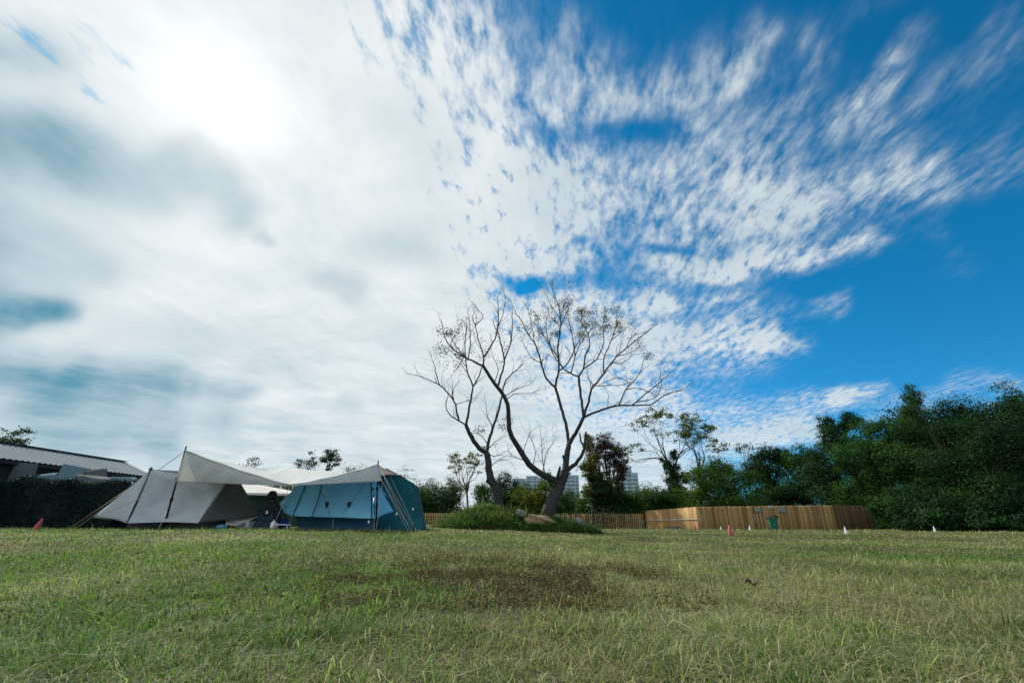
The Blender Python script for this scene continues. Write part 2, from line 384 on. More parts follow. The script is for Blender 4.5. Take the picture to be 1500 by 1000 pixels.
M['rock_grey'] = mat_plain('grey_rock', (0.30, 0.30, 0.29), (0.17, 0.175, 0.17), 4.5, 0.9, 0, 0.6)
M['roof'] = mat_corrugated('roof_metal', (0.19, 0.235, 0.26), (0.15, 0.19, 0.215), 1, 1, rough=.85, metal=0)
M['sheet'] = mat_corrugated('sheet_metal', (0.06, 0.075, 0.085), (0.10, 0.125, 0.14), 1, 1, rough=.85, metal=0)
M['sheet_blue'] = mat_corrugated('blue_sheet_metal', (0.095, 0.17, 0.20), (0.13, 0.21, 0.24), 1, 1, rough=.85, metal=0)
M['shedwall'] = mat_plain('shed_wall', (0.035, 0.04, 0.042), (0.02, 0.022, 0.024), 2, 0.85)
M['cladding'] = mat_plain('building_cladding', (0.34, 0.45, 0.52), (0.28, 0.38, 0.46), 0.3, 0.8, 0, 0.0)
M['slab'] = mat_plain('building_slab', (0.52, 0.62, 0.68), (0.46, 0.56, 0.62), 0.3, 0.8, 0, 0.0)
M['glass'] = mat_plain('window_glass', (0.07, 0.14, 0.20), (0.12, 0.21, 0.27), 0.2, 0.15, 0, 0.0, spec=0.6)
M['skin'] = mat_plain('skin', (0.35, 0.2, 0.14), (0.3, 0.17, 0.12), 20, 0.6, 0, 0.05)
M['hair'] = mat_plain('hair', (0.008, 0.008, 0.009), (0.015, 0.014, 0.013), 60, 0.6, 0, 0.4, (1, 1, 0.2))
M['jacket'] = mat_plain('jacket_cloth', (0.012, 0.015, 0.018), (0.02, 0.024, 0.028), 14, 0.85, 0, 0.4)
M['jeans'] = mat_plain('jeans_cloth', (0.018, 0.035, 0.06), (0.03, 0.055, 0.085), 20, 0.85, 0, 0.4)
M['bag'] = mat_plain('blue_bag', (0.012, 0.07, 0.30), (0.01, 0.045, 0.2), 8, 0.6, 0, 0.4)
M['deadleaf'] = mat_leaf('dead_leaf', [(0, (0.07, 0.04, 0.022)), (1, (0.13, 0.07, 0.04))], 0.3)

def mat_ground():
    m, g = material('turf_soil'); co = g.new('ShaderNodeTexCoord').outputs['Object']
    n = g.noise(co, 0.35, 5, 0.6); n2 = g.noise(co, 14, 5, 0.7); n3 = g.noise(co, 2.0, 5, 0.6)
    c = g.mix(g.mapr(n, 0.35, 0.65), (0.042, 0.05, 0.018), (0.08, 0.074, 0.036))
    c = g.mix(g.mapr(n3, 0.4, 0.7, 0, 0.6), c, (0.05, 0.075, 0.022))
    c = g.mix(g.mapr(n2, 0.35, 0.7, 0, 0.75), c, (0.03, 0.027, 0.016))
    g.l.new(principled(g, c, 0.95, bump(g, n2, 0.6, 0.03), 0, 0.1), g.out.inputs[0]); return m
M['ground'] = mat_ground()
def mat_grass():
    m, g = material('grass_blades')
    a = g.new('ShaderNodeAttribute', attribute_name='var').outputs['Fac']
    dry = g.new('ShaderNodeAttribute', attribute_name='dry').outputs['Fac']
    green = ramp(g, a, [(0, (0.026, 0.08, 0.024)), (0.45, (0.065, 0.15, 0.034)), (0.8, (0.115, 0.215, 0.045)), (1, (0.20, 0.28, 0.06))])
    straw = ramp(g, a, [(0, (0.12, 0.112, 0.06)), (0.5, (0.26, 0.245, 0.14)), (1, (0.48, 0.46, 0.31))])
    col = g.mix(dry, green, straw)
    p = principled(g, col, 0.6, None, 0, 0.12)
    t = g.new('ShaderNodeBsdfTranslucent'); g.put(t.inputs[0], g.mix(1.0, col, (1.15, 1.3, 0.62), 'MULTIPLY'))
    mx = g.new('ShaderNodeMixShader'); mx.inputs[0].default_value = 0.45
    g.l.new(p, mx.inputs[1]); g.l.new(t.outputs[0], mx.inputs[2]); g.l.new(mx.outputs[0], g.out.inputs[0]); return m
M['grass'] = mat_grass()

# ------------------------------------------------------------------ ground
def build_ground():
    a = np.concatenate([np.linspace(-2500, -60, 14)[:-1], np.linspace(-60, -14, 47)[:-1], np.linspace(-14, 14, 113), np.linspace(14, 60, 47)[1:], np.linspace(60, 2500, 14)[1:]])
    b = np.concatenate([np.linspace(-400, -4, 8)[:-1], np.linspace(-4, 26, 121), np.linspace(26, 70, 45)[1:], np.linspace(70, 5000, 16)[1:]])
    X, Y = np.meshgrid(a, b); Z = tz(X, Y) * (1 - 0 * X)
    v = np.stack([X, Y, Z], -1).reshape(-1, 3); n = len(a)
    f = [(j * n + i, j * n + i + 1, (j + 1) * n + i + 1, (j + 1) * n + i) for j in range(len(b) - 1) for i in range(n - 1)]
    o = mesh_np('ground', v, f, M['ground'], smooth=True); tag(o, kind='structure')
build_ground()

MOUND_C = (0.25, 24.6)
def mound_h(x, y):
    dx = (x - MOUND_C[0]); dy = (y - MOUND_C[1]) / 2.6
    prof = np.interp(dx, [-4.0, -3.4, -2.6, -1.7, -0.9, 0.0, 0.9, 2.0, 3.0, 4.0], [0, 0.34, 0.72, 1.0, 1.02, 0.80, 0.68, 0.56, 0.36, 0])
    lump = 1 + 0.10 * np.sin(x * 3.1 + y) * np.sin(y * 2.3 + 1)
    return prof * np.clip(1 - dy * dy, 0, 1) ** 0.7 * lump
def build_mound():
    a = np.linspace(-4.2, 4.2, 70) + MOUND_C[0]; b = np.linspace(-2.8, 2.8, 40) + MOUND_C[1]
    X, Y = np.meshgrid(a, b); Z = tz(X, Y) - 0.06 + mound_h(X, Y) * 1.0
    f = [(j * 70 + i, j * 70 + i + 1, (j + 1) * 70 + i + 1, (j + 1) * 70 + i) for j in range(39) for i in range(69)]
    o = mesh_np('mound', np.stack([X, Y, Z], -1), f, M['ground'], smooth=True); tag(o, kind='structure')
build_mound()
def mz(x, y): return tz(x, y) - 0.06 + mound_h(np.asarray(x, float), np.asarray(y, float))

# ------------------------------------------------------------------ grass
def vnoise(x, y, sc, seed):
    """smooth value noise"""
    r = np.random.default_rng(seed); tab = r.random((64, 64))
    X = x * sc + 1000; Y = y * sc + 1000
    xi = np.floor(X).astype(int); yi = np.floor(Y).astype(int); fx = S(X - xi); fy = S(Y - yi)
    g = lambda i, j: tab[i % 64, j % 64]
    return (g(xi, yi) * (1 - fx) + g(xi + 1, yi) * fx) * (1 - fy) + (g(xi, yi + 1) * (1 - fx) + g(xi + 1, yi + 1) * fx) * fy
def dryness(x, y):
    n = 0.5 * vnoise(x, y, 0.55, 1) + 0.3 * vnoise(x, y, 1.3, 2) + 0.2 * vnoise(x, y, 4.0, 3)
    # greener at near left, drier to the right and farther out
    lean = 0.34 * S((x + 2.2) / 3.6) + 0.34 * S((y - 4) / 8) - 0.16 * S((-x - 0.3) / 3) * S((9 - y) / 6)
    return np.clip((n - 0.5) * 2.1 + 0.17 + lean, 0.02, 0.97)
def weediness(x, y):
    n = vnoise(x, y, 2.2, 5) * 0.6 + vnoise(x, y, 6.0, 6) * 0.4
    e = np.exp(-(((x + 0.48) / 1.0) ** 2 + ((y - 4.4) / 1.6) ** 2)) + 0.6 * np.exp(-(((x - 0.95) / 0.45) ** 2 + ((y - 5.2) / 0.8) ** 2)) + 0.8 * np.exp(-(((x - 0.28) / 0.40) ** 2 + ((y - 3.45) / 0.7) ** 2))
    return np.clip(e * 1.6 * (n * 2.8 - 0.85), 0, 1)
def blades(x, y, z, h, w, lean, rg, flat=None):
    n = len(x); th = rg.random(n) * 2 * np.pi; fa = th + np.pi / 2 + rg.normal(0, 0.5, n)
    dx, dy = np.cos(th), np.sin(th); sx, sy = np.cos(fa) * w / 2, np.sin(fa) * w / 2
    out = np.empty((n, 5, 3), np.float32); jx = rg.normal(0, .16, n) * h; jy = rg.normal(0, .16, n) * h
    k1x = x + dx * lean * h * 0.38 + jx; k1y = y + dy * lean * h * 0.38 + jy; k1z = z + h * (0.66 - .12 * np.clip(lean, 0, 2))
    up = 1 - 0.72 * np.clip(lean, 0, 2.2) / 2.2
    tx = x + dx * lean * h; ty = y + dy * lean * h; tzz = z + h * up
    out[:, 0] = np.stack([x - sx, y - sy, z], -1); out[:, 1] = np.stack([x + sx, y + sy, z], -1)
    out[:, 2] = np.stack([k1x - sx * .8, k1y - sy * .8, k1z * 1.0], -1); out[:, 3] = np.stack([k1x + sx * .8, k1y + sy * .8, k1z], -1)
    out[:, 4] = np.stack([tx, ty, tzz], -1)
    b = (np.arange(n) * 5)[:, None]
    f = np.concatenate([b + np.array([[0, 1, 3]]), b + np.array([[0, 3, 2]]), b + np.array([[2, 3, 4]])], 0)
    return out.reshape(-1, 3), f
def scatter(n, d0, d1, rg, power=0.5, half=1.35):
    # uniform over a wedge that is wider than the view
    D = np.sqrt(d0 ** 2 + (d1 ** 2 - d0 ** 2) * rg.random(n) ** (power / 0.5))
    t = (rg.random(n) * 2 - 1) * half
    return t * (D + 0.5), D
def build_grass():
    rg = np.random.default_rng(11)
    V, Fc, var, dry = [], [], [], []; off = 0
    def put(x, y, h, w, lean, dr, va):
        nonlocal off
        z = tz(x, y) - 0.006
        v, f = blades(x, y, z, h, w, lean, rg)
        V.append(v); Fc.append(f + off); off += len(v)
        var.append(np.repeat(va, 5)); dry.append(np.repeat(dr, 5))
    for d0, d1, n, hh, ww in ((0.55, 2.6, 85000, 0.062, 0.0036), (2.4, 4.5, 95000, 0.058, 0.0045), (4.2, 8, 115000, 0.054, 0.006),
                              (7.5, 14, 90000, 0.052, 0.0105), (13, 24, 80000, 0.058, 0.018), (23, 46, 65000, 0.065, 0.034)):
        x, y = scatter(n, d0, d1, rg)
        wd = weediness(x, y); keep = rg.random(n) > 0.6 * wd
        clump = vnoise(x, y, 5.0, 8); keep &= rg.random(n) < 0.45 + 0.75 * clump
        x, y, clump = x[keep], y[keep], clump[keep]; m = len(x)
        dn = dryness(x, y); dr = (rg.random(m) < dn) * rg.uniform(0.55, 1.0, m) + 0.16 * rg.random(m)
        h = hh * rg.lognormal(0, 0.35, m) * (0.6 + 0.75 * clump)
        h = np.where(dr > 0.5, h * 1.05, h)
        lean = rg.gamma(2.4, 0.55, m); lean = np.where(dr > .5, lean * 1.25, lean)
        va = np.clip(0.28 + 0.5 * vnoise(x, y, 0.8, 9) + rg.normal(0, 0.27, m) - 0.1, 0, 1)
        put(x, y, h, ww * rg.uniform(0.6, 1.5, m), lean, np.clip(dr, 0, 1), va)
    # fallen straws, long and flat
    x, y = scatter(26000, 0.7, 9, rg); m = len(x)
    k = rg.random(m) < 0.35 + dryness(x, y); x, y = x[k], y[k]; m = len(x)
    put(x, y, rg.uniform(0.02, 0.06, m), 0.0018 + 0.0007 * y, rg.uniform(1.8, 3.6, m), np.ones(m), rg.uniform(0.3, 1, m))
    # taller lush tufts at near left
    ncl = 420; cx, cy = scatter(ncl, 1.0, 7, rg); k = dryness(cx, cy) < 0.36; cx, cy = cx[k], cy[k]
    nb = 26; x = np.repeat(cx, nb) + rg.normal(0, .055, len(cx) * nb); y = np.repeat(cy, nb) + rg.normal(0, .055, len(cx) * nb); m = len(x)
    put(x, y, rg.uniform(0.05, 0.12, m), rg.uniform(0.004, 0.008, m), rg.uniform(.2, 1.4, m), np.zeros(m) + .05, rg.uniform(0.45, 1, m))
    o = mesh_np('grass', np.concatenate(V), np.concatenate(Fc), M['grass'], attrs={'var': np.concatenate(var), 'dry': np.concatenate(dry)})
    tag(o, 'short patchy lawn grass, half green and half straw dry', 'grass', kind='stuff')
build_grass()
def leaf_quads(c, nrm, size, rg, asp=0.5):
    """folded diamond leaves at centres c with normals nrm"""
    n = len(c); r = rg.normal(size=(n, 3)); t = np.cross(nrm, r); t /= np.linalg.norm(t, axis=1, keepdims=True) + 1e-9
    b = np.cross(nrm, t); s = size[:, None]
    v = np.stack([c - t * s * .5, c + b * s * asp * .5 + nrm * s * .08, c + t * s * .5, c - b * s * asp * .5 + nrm * s * .08], 1)
    return v.reshape(-1, 3), (np.arange(n) * 4)[:, None] + np.array([[0, 1, 2, 3]])
def rand_dirs(n, rg):
    d = rg.normal(size=(n, 3)); return d / np.linalg.norm(d, axis=1, keepdims=True)
def build_weeds():
    rg = np.random.default_rng(12)
    n = 38000; x = rg.uniform(-2.2, 2.2, n); y = rg.uniform(2.9, 7.5, n)
    k = rg.random(n) < weediness(x, y) * .8; x, y = x[k], y[k]; n = len(x)
    hh = (0.025 + 0.10 * vnoise(x, y, 6, 15) ** 1.5) * rg.uniform(.5, 1.3, n); nl = 11
    ld = rg.normal(0, .5, (n, 2)); s = rg.random((n, nl))
    px = x[:, None] + ld[:, :1] * hh[:, None] * s + rg.normal(0, .008, (n, nl)); py = y[:, None] + ld[:, 1:] * hh[:, None] * s + rg.normal(0, .008, (n, nl))
    pz = tz(x, y)[:, None] + hh[:, None] * (.1 + .9 * s)
    c = np.stack([px, py, pz], -1).reshape(-1, 3); n2 = len(c)
    d = rand_dirs(n2, rg); d[:, 2] = np.abs(d[:, 2]) + .1; d /= np.linalg.norm(d, axis=1, keepdims=True)
    v, f = leaf_quads(c, d, rg.uniform(.007, .02, n2), rg, .5); n = n2
    m = mat_leaf('weed_leaves', [(0, (0.03, 0.022, 0.015)), (0.5, (0.085, 0.064, 0.042)), (0.8, (0.11, 0.10, 0.045)), (1, (0.30, 0.25, 0.16))], 0.2)
    o = mesh_np('weeds', v, f, m, attrs={'var': np.repeat(rg.random(n), 4)})
    tag(o, 'patch of withered brown weeds in the middle of the lawn', 'weeds', kind='stuff')
    # broad green herbs among the near grass
    x, y = scatter(9000, 0.9, 7, rg); k = dryness(x, y) + rg.normal(0, .08, 9000) < 0.30; x, y = x[k], y[k]; n = len(x)
    d = rand_dirs(n, rg); d[:, 2] = np.abs(d[:, 2]) + .5; d /= np.linalg.norm(d, axis=1, keepdims=True)
    v, f = leaf_quads(np.stack([x, y, tz(x, y) + rg.uniform(.015, .06, n)], -1), d, rg.uniform(.015, .04, n), rg, .6)
    o = mesh_np('clover', v, f, M['sprout'], attrs={'var': np.repeat(rg.uniform(.2, .9, n), 4)})
    tag(o, 'broad leaved green herbs growing among the near grass', 'herbs', kind='stuff')
    # long rough grass on the mound
    n = 42000; x = rg.uniform(-4.2, 4.2, n) + MOUND_C[0]; y = rg.uniform(-2.8, 1.8, n) + MOUND_C[1]
    k = mound_h(x, y) > 0.03; x, y = x[k], y[k]; n = len(x)
    z = mz(x, y) - .02
    v, f = blades(x, y, z, rg.lognormal(0, .5, n) * 0.19 * (0.5 + vnoise(x, y, 1.5, 21)), rg.uniform(.014, .03, n), rg.gamma(2.5, .55, n), rg)
    dr = (rg.random(n) < 0.16 + .45 * vnoise(x, y, 1.0, 22) * (x < 0.3)) * rg.uniform(.4, .9, n)
    va = np.clip(rg.normal(.06, .13, n) + .25 * vnoise(x, y, .9, 23), 0, 1)
    o = mesh_np('mound_grass', v, f, M['grass'], attrs={'var': np.repeat(va, 5), 'dry': np.repeat(dr, 5)})
    tag(o, 'long rough green grass covering the mound', 'grass', kind='stuff')
build_weeds()

# ------------------------------------------------------------------ shed at far left
def corrugated(p00, p10, p01, p11, n, amp, nv=2):
    """sheet p00-p10 across the ribs, p00-p01 along them; ribs are modelled"""
    p00, p10, p01, p11 = map(np.asarray, (p00, p10, p01, p11))
    nm = np.cross(p10 - p00, p01 - p00); nm = nm / np.linalg.norm(nm)
    mb = MB()
    nu = n * 4
    mb.patch(lambda a, b: (p00 * (1 - a) + p10 * a) * (1 - b) + (p01 * (1 - a) + p11 * a) * b + nm * amp * (0, 1, 0, -1)[int(round(a * nu)) % 4], nu, nv)
    mb.sm = [False] * len(mb.sm)
    return mb
def build_shed():
    rx, rz, ex, ez = -19.9, 3.36, -18.1, 2.60
    y0, y1 = 8.0, 24.0
    t = empty('shed', (-20, 16, float(tz(-20, 16))))
    off = t.location
    tag(t, 'long low shed with pale corrugated metal roof behind the netting fence at far left', 'shed')
    o = corrugated((rx, y0, rz), (rx, y1, rz), (ex, y0, ez), (ex, y1, ez), 72, 0.02).build('roof', M['roof'], t, off); solid(o, .006)
    o = corrugated((rx - .02, y1, rz - .01), (rx - .02, y0, rz - .01), (rx - 4.5, y1, rz - 1.7), (rx - 4.5, y0, rz - 1.7), 60, 0.02).build('back_roof', M['roof'], t, off); solid(o, .006)
    b = MB(); b.box((rx, (y0 + y1) / 2, rz + .025), (.34, y1 - y0 + .1, .02)); b.build('ridge_cap', M['sheet'], t, off)
    b = MB(); b.box((ex - .35, (y0 + y1) / 2, 1.42), (.12, y1 - y0 - .3, 2.3)); b.build('wall', M['shedwall'], t, off)
    b = MB(); b.add([(ex - .42, y1 - .2, .2), (rx - 4.2, y1 - .2, .2), (rx - 4.2, y1 - .2, rz - 1.68), (rx, y1 - .2, rz - .08), (ex - .42, y1 - .2, ez + .06)], [(0, 1, 2, 3, 4)])
    o = b.build('gable', M['shedwall'], t, off); solid(o, .1, -1)
    b = MB(); b.box((ex - .05, (y0 + y1) / 2, ez - .10), (.05, y1 - y0, .12)); b.build('fascia', M['shedwall'], t, off)
build_shed()
def panel(name, px4, D4, mat, label, cat, ribs=0, group=None):
    pts = [P(px, py, D) for (px, py), D in zip(px4, D4)]
    c = sum(pts) / 4
    if ribs:
        mb = corrugated(pts[0], pts[1], pts[3], pts[2], ribs, 0.012)
    else:
        mb = MB(); mb.patch(lambda a, b: (pts[0] * (1 - a) + pts[1] * a) * (1 - b) + (pts[3] * (1 - a) + pts[2] * a) * b, 6, 4)
    o = mb.build(name, mat, None, c); o.location = tuple(c); solid(o, .02); tag(o, label, cat, group)
g_ = 'metal sheets leaning along the shed wall'
panel('leaning_sheet', [(22, 677), (56, 679), (28, 778), (-22, 778)], [17.2, 17.2, 16.6, 16.6], M['sheet'], 'dark ribbed metal sheet leaning at the far left end before the shed', 'sheet', 14, g_)
panel('leaning_sheet', [(93, 679), (128, 686), (105, 720), (70, 720)], [17.3, 17.3, 16.8, 16.8], M['sheet_blue'], 'blue grey ribbed metal sheet tilted above the net fence under the shed eave', 'sheet', 12, g_)
panel('leaning_sheet', [(127, 689), (157, 685), (156, 703), (122, 703)], [18.3, 18.3, 18.1, 18.1], M['sheet'], 'small dark wedge shaped sheet right of the blue tilted one', 'sheet', 0, g_)
panel('leaning_sheet', [(112, 694), (162, 699), (156, 720), (100, 720)], [17.0, 17.2, 16.7, 16.7], M['sheet'], 'wide dark grey board lying across the foot of the blue tilted sheet', 'sheet', 0, g_)
panel('leaning_sheet', [(163, 698), (200, 699), (196, 722), (156, 722)], [17.4, 17.6, 17.3, 17.3], M['sheet_blue'], 'plain blue sheet at the right end nearest the grey tent', 'sheet', 0, g_)
panel('leaning_sheet', [(50, 696), (84, 692), (74, 716), (40, 716)], [17.8, 17.8, 17.5, 17.5], M['sheet_blue'], 'pale blue grey sheet between the two ribbed ones', 'sheet', 0, g_)
def build_net():
    rg = np.random.default_rng(31)
    t = empty('net_fence', (-14, 16.3, float(tz(-14, 16.3)))); off = np.array(t.location)
    tag(t, 'dark green camouflage net fence hung in front of the shed', 'net fence')
    A, B = np.array([-24.0, 15.2]), np.array([-11.6, 17.2])
    def fn(a, b):
        p = A * (1 - a) + B * a; g = float(tz(*p))
        zt = 1.86 + .06 * math.sin(a * 23) - .05 * math.sin(a * 61)
        bul = .10 * math.sin(a * 40 + b * 3) + .05 * math.sin(a * 95)
        return (p[0] + bul * .2, p[1] - bul - .25 * (1 - b), g - .02 + (zt - g) * b)
    mb = MB(); mb.patch(fn, 120, 12); mb.build('backing_cloth', M['shedwall'], t, off)
    n = 40000; a = rg.random(n); b = rg.random(n) ** .9 * 1.02
    c = np.array([fn(i, j) for i, j in zip(a, b)]) + rg.normal(0, .03, (n, 3)) - np.array([0, .08, 0])
    d = rand_dirs(n, rg); d[:, 1] -= .8; d /= np.linalg.norm(d, axis=1, keepdims=True)
    v, f = leaf_quads(c, d, rg.uniform(.03, .075, n), rg, .55)
    mesh_np('camouflage_scraps', v, f, M['net'], t, {'var': np.repeat(np.clip(rg.normal(.4, .28, n), 0, 1), 4)}, offset=off)
    for k in range(8):
        p = A * (1 - k / 7) + B * k / 7; mb = MB(); mb.tube([(p[0], p[1] + .08, .2), (p[0], p[1] + .08, 1.9)], .035, 6); mb.build('post', M['pole'], t, off)
build_net()

# ------------------------------------------------------------------ tents
def wr(a, b, k, amp, ph=0.0):
    return amp * (math.sin(a * 9 * k + b * 4 + ph) * .5 + math.sin(a * 17 * k - b * 7 + ph * 2) * .3 + math.sin(b * 11 * k + a * 5 + ph) * .3)
def cloth(name, p00, p10, p11, p01, mat, parent, sag=(0, 0, 0), wamp=0.015, nu=24, nv=16, off=(0, 0, 0), ph=0.0, edge=0.0):
    """four-cornered fabric; sag is added in the middle; edges curve in by edge"""
    p00, p10, p11, p01 = [np.asarray(q, float) for q in (p00, p10, p11, p01)]
    nm = np.cross(p10 - p00, p01 - p00) + np.cross(p11 - p10, p01 - p11) * .3; nm /= np.linalg.norm(nm) + 1e-9
    sag = np.asarray(sag, float); mid = (p00 + p10 + p11 + p01) / 4
    def fn(a, b):
        q = (p00 * (1 - a) + p10 * a) * (1 - b) + (p01 * (1 - a) + p11 * a) * b
        ba, bb = 4 * a * (1 - a), 4 * b * (1 - b)
        if edge:
            e = max(ba * (1 - bb), bb * (1 - ba))
            q = q + (mid - q) * edge * e
        return q + sag * ba * bb + nm * wr(a, b, 1, wamp, ph) * min(1, 3 * ba * bb + .15)
    mb = MB(); mb.patch(fn, nu, nv); o = mb.build(name, mat, parent, off); solid(o, .004); return o
def rod(name, pts, r, mat, parent, off, n=6):
    mb = MB(); mb.tube(pts, r, n); return mb.build(name, mat, parent, off)

def build_grey_tent():
    t = empty('grey_tent', G(290, 15)); off = np.array(t.location)
    tag(t, 'pale grey peaked tent with a charcoal right end under the cream tarp', 'tent')
    ap = P(221, 687, 14.6); lc = P(137, 757.5, 14.2); bl = P(180, 767, 13.8); seam = P(186, 766.5, 13.75)
    br = P(291, 766, 13.6); tr = P(345, 694, 15.4); dr = P(381, 757, 15.6); sad = P(262, 703, 14.9); rr = P(334, 703, 14.6)
    back = P(250, 764, 18.0); bkl = P(170, 764, 17.5); bkr = P(372, 764, 18.0)
    cloth('end_panel', lc, seam, ap, ap * .98 + lc * .02, M['grey_tent'], t, (0, -.04, -.05), .012, off=off, ph=1, edge=.06)
    cloth('front_panel', seam, br, rr, ap, M['grey_tent'], t, (0.05, .30, -.18), .06, 50, 34, off=off, ph=2.2, edge=.05)
    cloth('charcoal_panel', br, dr, tr, rr, M['dark_tent'], t, (0, .10, -.03), .014, off=off, ph=.5, edge=.03)
    cloth('back_panel', bkl, bkr, tr, ap, M['grey_tent'], t, (0, -.1, -.1), .015, off=off, ph=3)
    cloth('side_panel', lc, bkl, ap * .98 + bkl * .02, ap, M['grey_tent'], t, (0, 0, -.05), .01, off=off)
    cloth('side_panel', bkr, dr, tr, tr * .98 + bkr * .02, M['dark_tent'], t, (0, 0, -.05), .01, off=off)
    rod('seam', [ap + (0, -.02, .01), ap * .5 + seam * .5 + (.03, -.06, -.05), seam + (0, -.02, 0)], .010, M['seam'], t, off)
    rod('seam', [rr + (0, -.03, 0), rr * .5 + br * .5 + (.0, -.02, 0), br + (0, -.02, 0)], .008, M['seam_grey'], t, off)
    mb = MB(); mb.lathe([(.05, 0), (.06, .03), (.02, .09), (.0, .1)], ap - (0, 0, .03), 8); mb.build('peak_cap', M['dark_tent'], t, off)
    # white flap pegged out at right
    cloth('door_flap', P(330, 768, 14.3), P(347, 770, 14.4), P(379, 756.5, 15.5), P(331, 760, 14.9), M['white_fab'], t, (0, 0, -.03), .01, 10, 8, off=off)
    cloth('mud_skirt', G(184, 14.3), G(300, 14.2), G(300, 14.25) + (0, .1, .4), G(184, 14.35) + (0, .1, .4), M['dark_tent'], t, (0, .05, 0), .02, 20, 5, off=off)
    cloth('mud_skirt', G(300, 14.2), G(376, 16.2), G(372, 16.2) + (0, .1, .32), G(300, 14.25) + (0, .1, .4), M['dark_tent'], t, (0, .05, 0), .02, 20, 5, off=off)
    cloth('ground_sheet', G(180, 13.9) + (0, 0, .03), G(296, 13.8) + (0, 0, .03), G(370, 17) + (0, 0, .03), G(190, 17) + (0, 0, .03), M['dark_tent'], t, (0, 0, 0), .004, 8, 8, off=off)
build_grey_tent()

def build_tarp():
    PL = P(272, 659.5, 14.0); PR = P(554, 680.5, 14.4); CF = P(425, 709.5, 13.0)
    BL = P(258.5, 706, 13.96); BR = P(560.5, 704.5, 14.2)
    t = empty('tarp_canopy', G(415, 15.5)); off = np.array(t.location)
    tag(t, 'large cream tarp canopy strung between two dark poles over both tents', 'tarp')
    FL = P(341, 677.0, 18.6); FM = P(432, 687.5, 19.2); FR = P(492, 691.5, 19.5)
    C = lambda *a, **k: cloth(*a, off=off, **k)
    # roof: two wings that rise from the pulled down front middle to the poles and to the back edge
    def roof(a, b):
        # a along the front edge (left pole - low middle - right pole), b toward the back
        t_ = abs(a - .5) * 2; E = PL if a < .5 else PR
        fr = CF * (1 - t_) + E * t_; fr[2] -= .10 * 4 * t_ * (1 - t_) * .6
        bk = (PL + (0.4, 5.6, -.05)) * (1 - a) ** 2 + 2 * a * (1 - a) * (2 * P(438, 687, 19.4) - .5 * (PL + (0.4, 5.6, -.05)) - .5 * (PR + (0.2, 5.4, .02))) + (PR + (0.2, 5.4, .02)) * a * a
        q = fr * (1 - b) + bk * b
        q[2] += -.10 * 4 * b * (1 - b) + .008 * math.sin(a * 40) + .01 * math.sin(b * 22 + a * 9)
        return q
    mb = MB(); mb.patch(roof, 60, 30); o = mb.build('roof_panel', M['tarp'], t, off); solid(o, .004)
    def flap(P0, A0, sgn):
        def fn(a, b):
            s = a * .5 if sgn > 0 else 1 - a * .5
            top = roof(s, 0.0); bot = A0 * (1 - a) + (CF + (0, -.01, -.03)) * a
            q = top * (1 - b) + bot * b
            q[1] += -.06 * math.sin(math.pi * b) * (1 - a) + .02 * math.sin(a * 30 + b * 5) * (1 - a)
            q[2] += -.05 * 4 * a * (1 - a) * b * 0
            return q
        mb = MB(); mb.patch(fn, 40, 14); return mb
    o = flap(PL, BL, 1).build('front_flap', M['tarp'], t, off); solid(o, .004)
    o = flap(PR, BR, -1).build('front_flap', M['tarp'], t, off); solid(o, .004)
    for nm, s0 in (('hem', 0), ):
        rod('hem', [roof(a, 0) + (0, -.012, .004) for a in np.linspace(0.0, 1, 31)], .014, M['tarp'], t, off)
    for p, base, lean in ((PL, G(240, 14.0), 0), (PR, G(551.5, 14.4), 0)):
        top = p + (-.015, 0, .03)
        pl = rod('pole', [base - (0, 0, .05), base * .5 + top * .5, top + (0, 0, .1)], [.03, .026, .02], M['pole'], t, off, 8)
        for f in (.36, .62):
            q = base * (1 - f) + top * f; mb = MB(); mb.tube([q - (0, 0, .05), q + (0, 0, .05)], .042, 8); mb.build('clamp', M['black'], pl, off)
    # guy ropes
    for a, b in ((PL, G(172, 11.8)), (PL, P(210, 704, 16.5)), (PL, P(196, 712, 16.6)), (BL, P(120, 764, 13.0)), (PL + (0, 0, 0), G(232, 11.9))):
        pass
    ropes = [(PL, P(205, 706, 16.4)), (PL, P(197, 710, 16.5)), (BL + (0, 0, .0), P(137, 757, 13.6)),
             (P(247, 740, 13.9), G(232, 12.6)), (PR, G(605, 13.2)), (PR, G(612, 13.6)), (BR, G(606, 13.15)), (BR, G(600, 13.3)), (CF, G(399, 12.4)), (BR, G(551, 12.9))]
    for a, b in ropes: rod('guy_rope', [a, a * .5 + b * .5 - (0, 0, .03), b], .007, M['rope'], t, off, 4)
    st = G(605, 13.2); rod('stake', [st - (0, 0, .05), st + (.03, 0, .22)], .022, M['black'], t, off, 6)
    for px, py, D in ((581, 752, 13.6), (605, 745, 13.7), (391, 750, 12.7), (194, 707, 16.3), (540, 764, 13.1)):
        p = P(px, py, D); mb = MB(); mb.box(p, (.035, .02, .065)); mb.build('rope_tightener', M['white'], t, off)
    # brown straps running down to the far left corner pegs
    for a, b in ((P(203, 705, 16.2), G(98, 13.3)), (P(198, 711, 16.3), G(108, 13.2))):
        mb = MB(); mb.tube([a, a * .5 + b * .5 - (0, 0, .02), b], .016, 5); mb.build('strap', M['strap'], t, off)
    # red and cream anchor strap under the low middle
    cloth('anchor_strap', P(417, 709, 13.05), P(424, 709, 13.03), P(427, 717, 13.1), P(424, 716, 13.1), M['beige'], t, (0, 0, 0), .004, 6, 4, off=off)
    # maker's small pale line on the left flap
build_tarp()

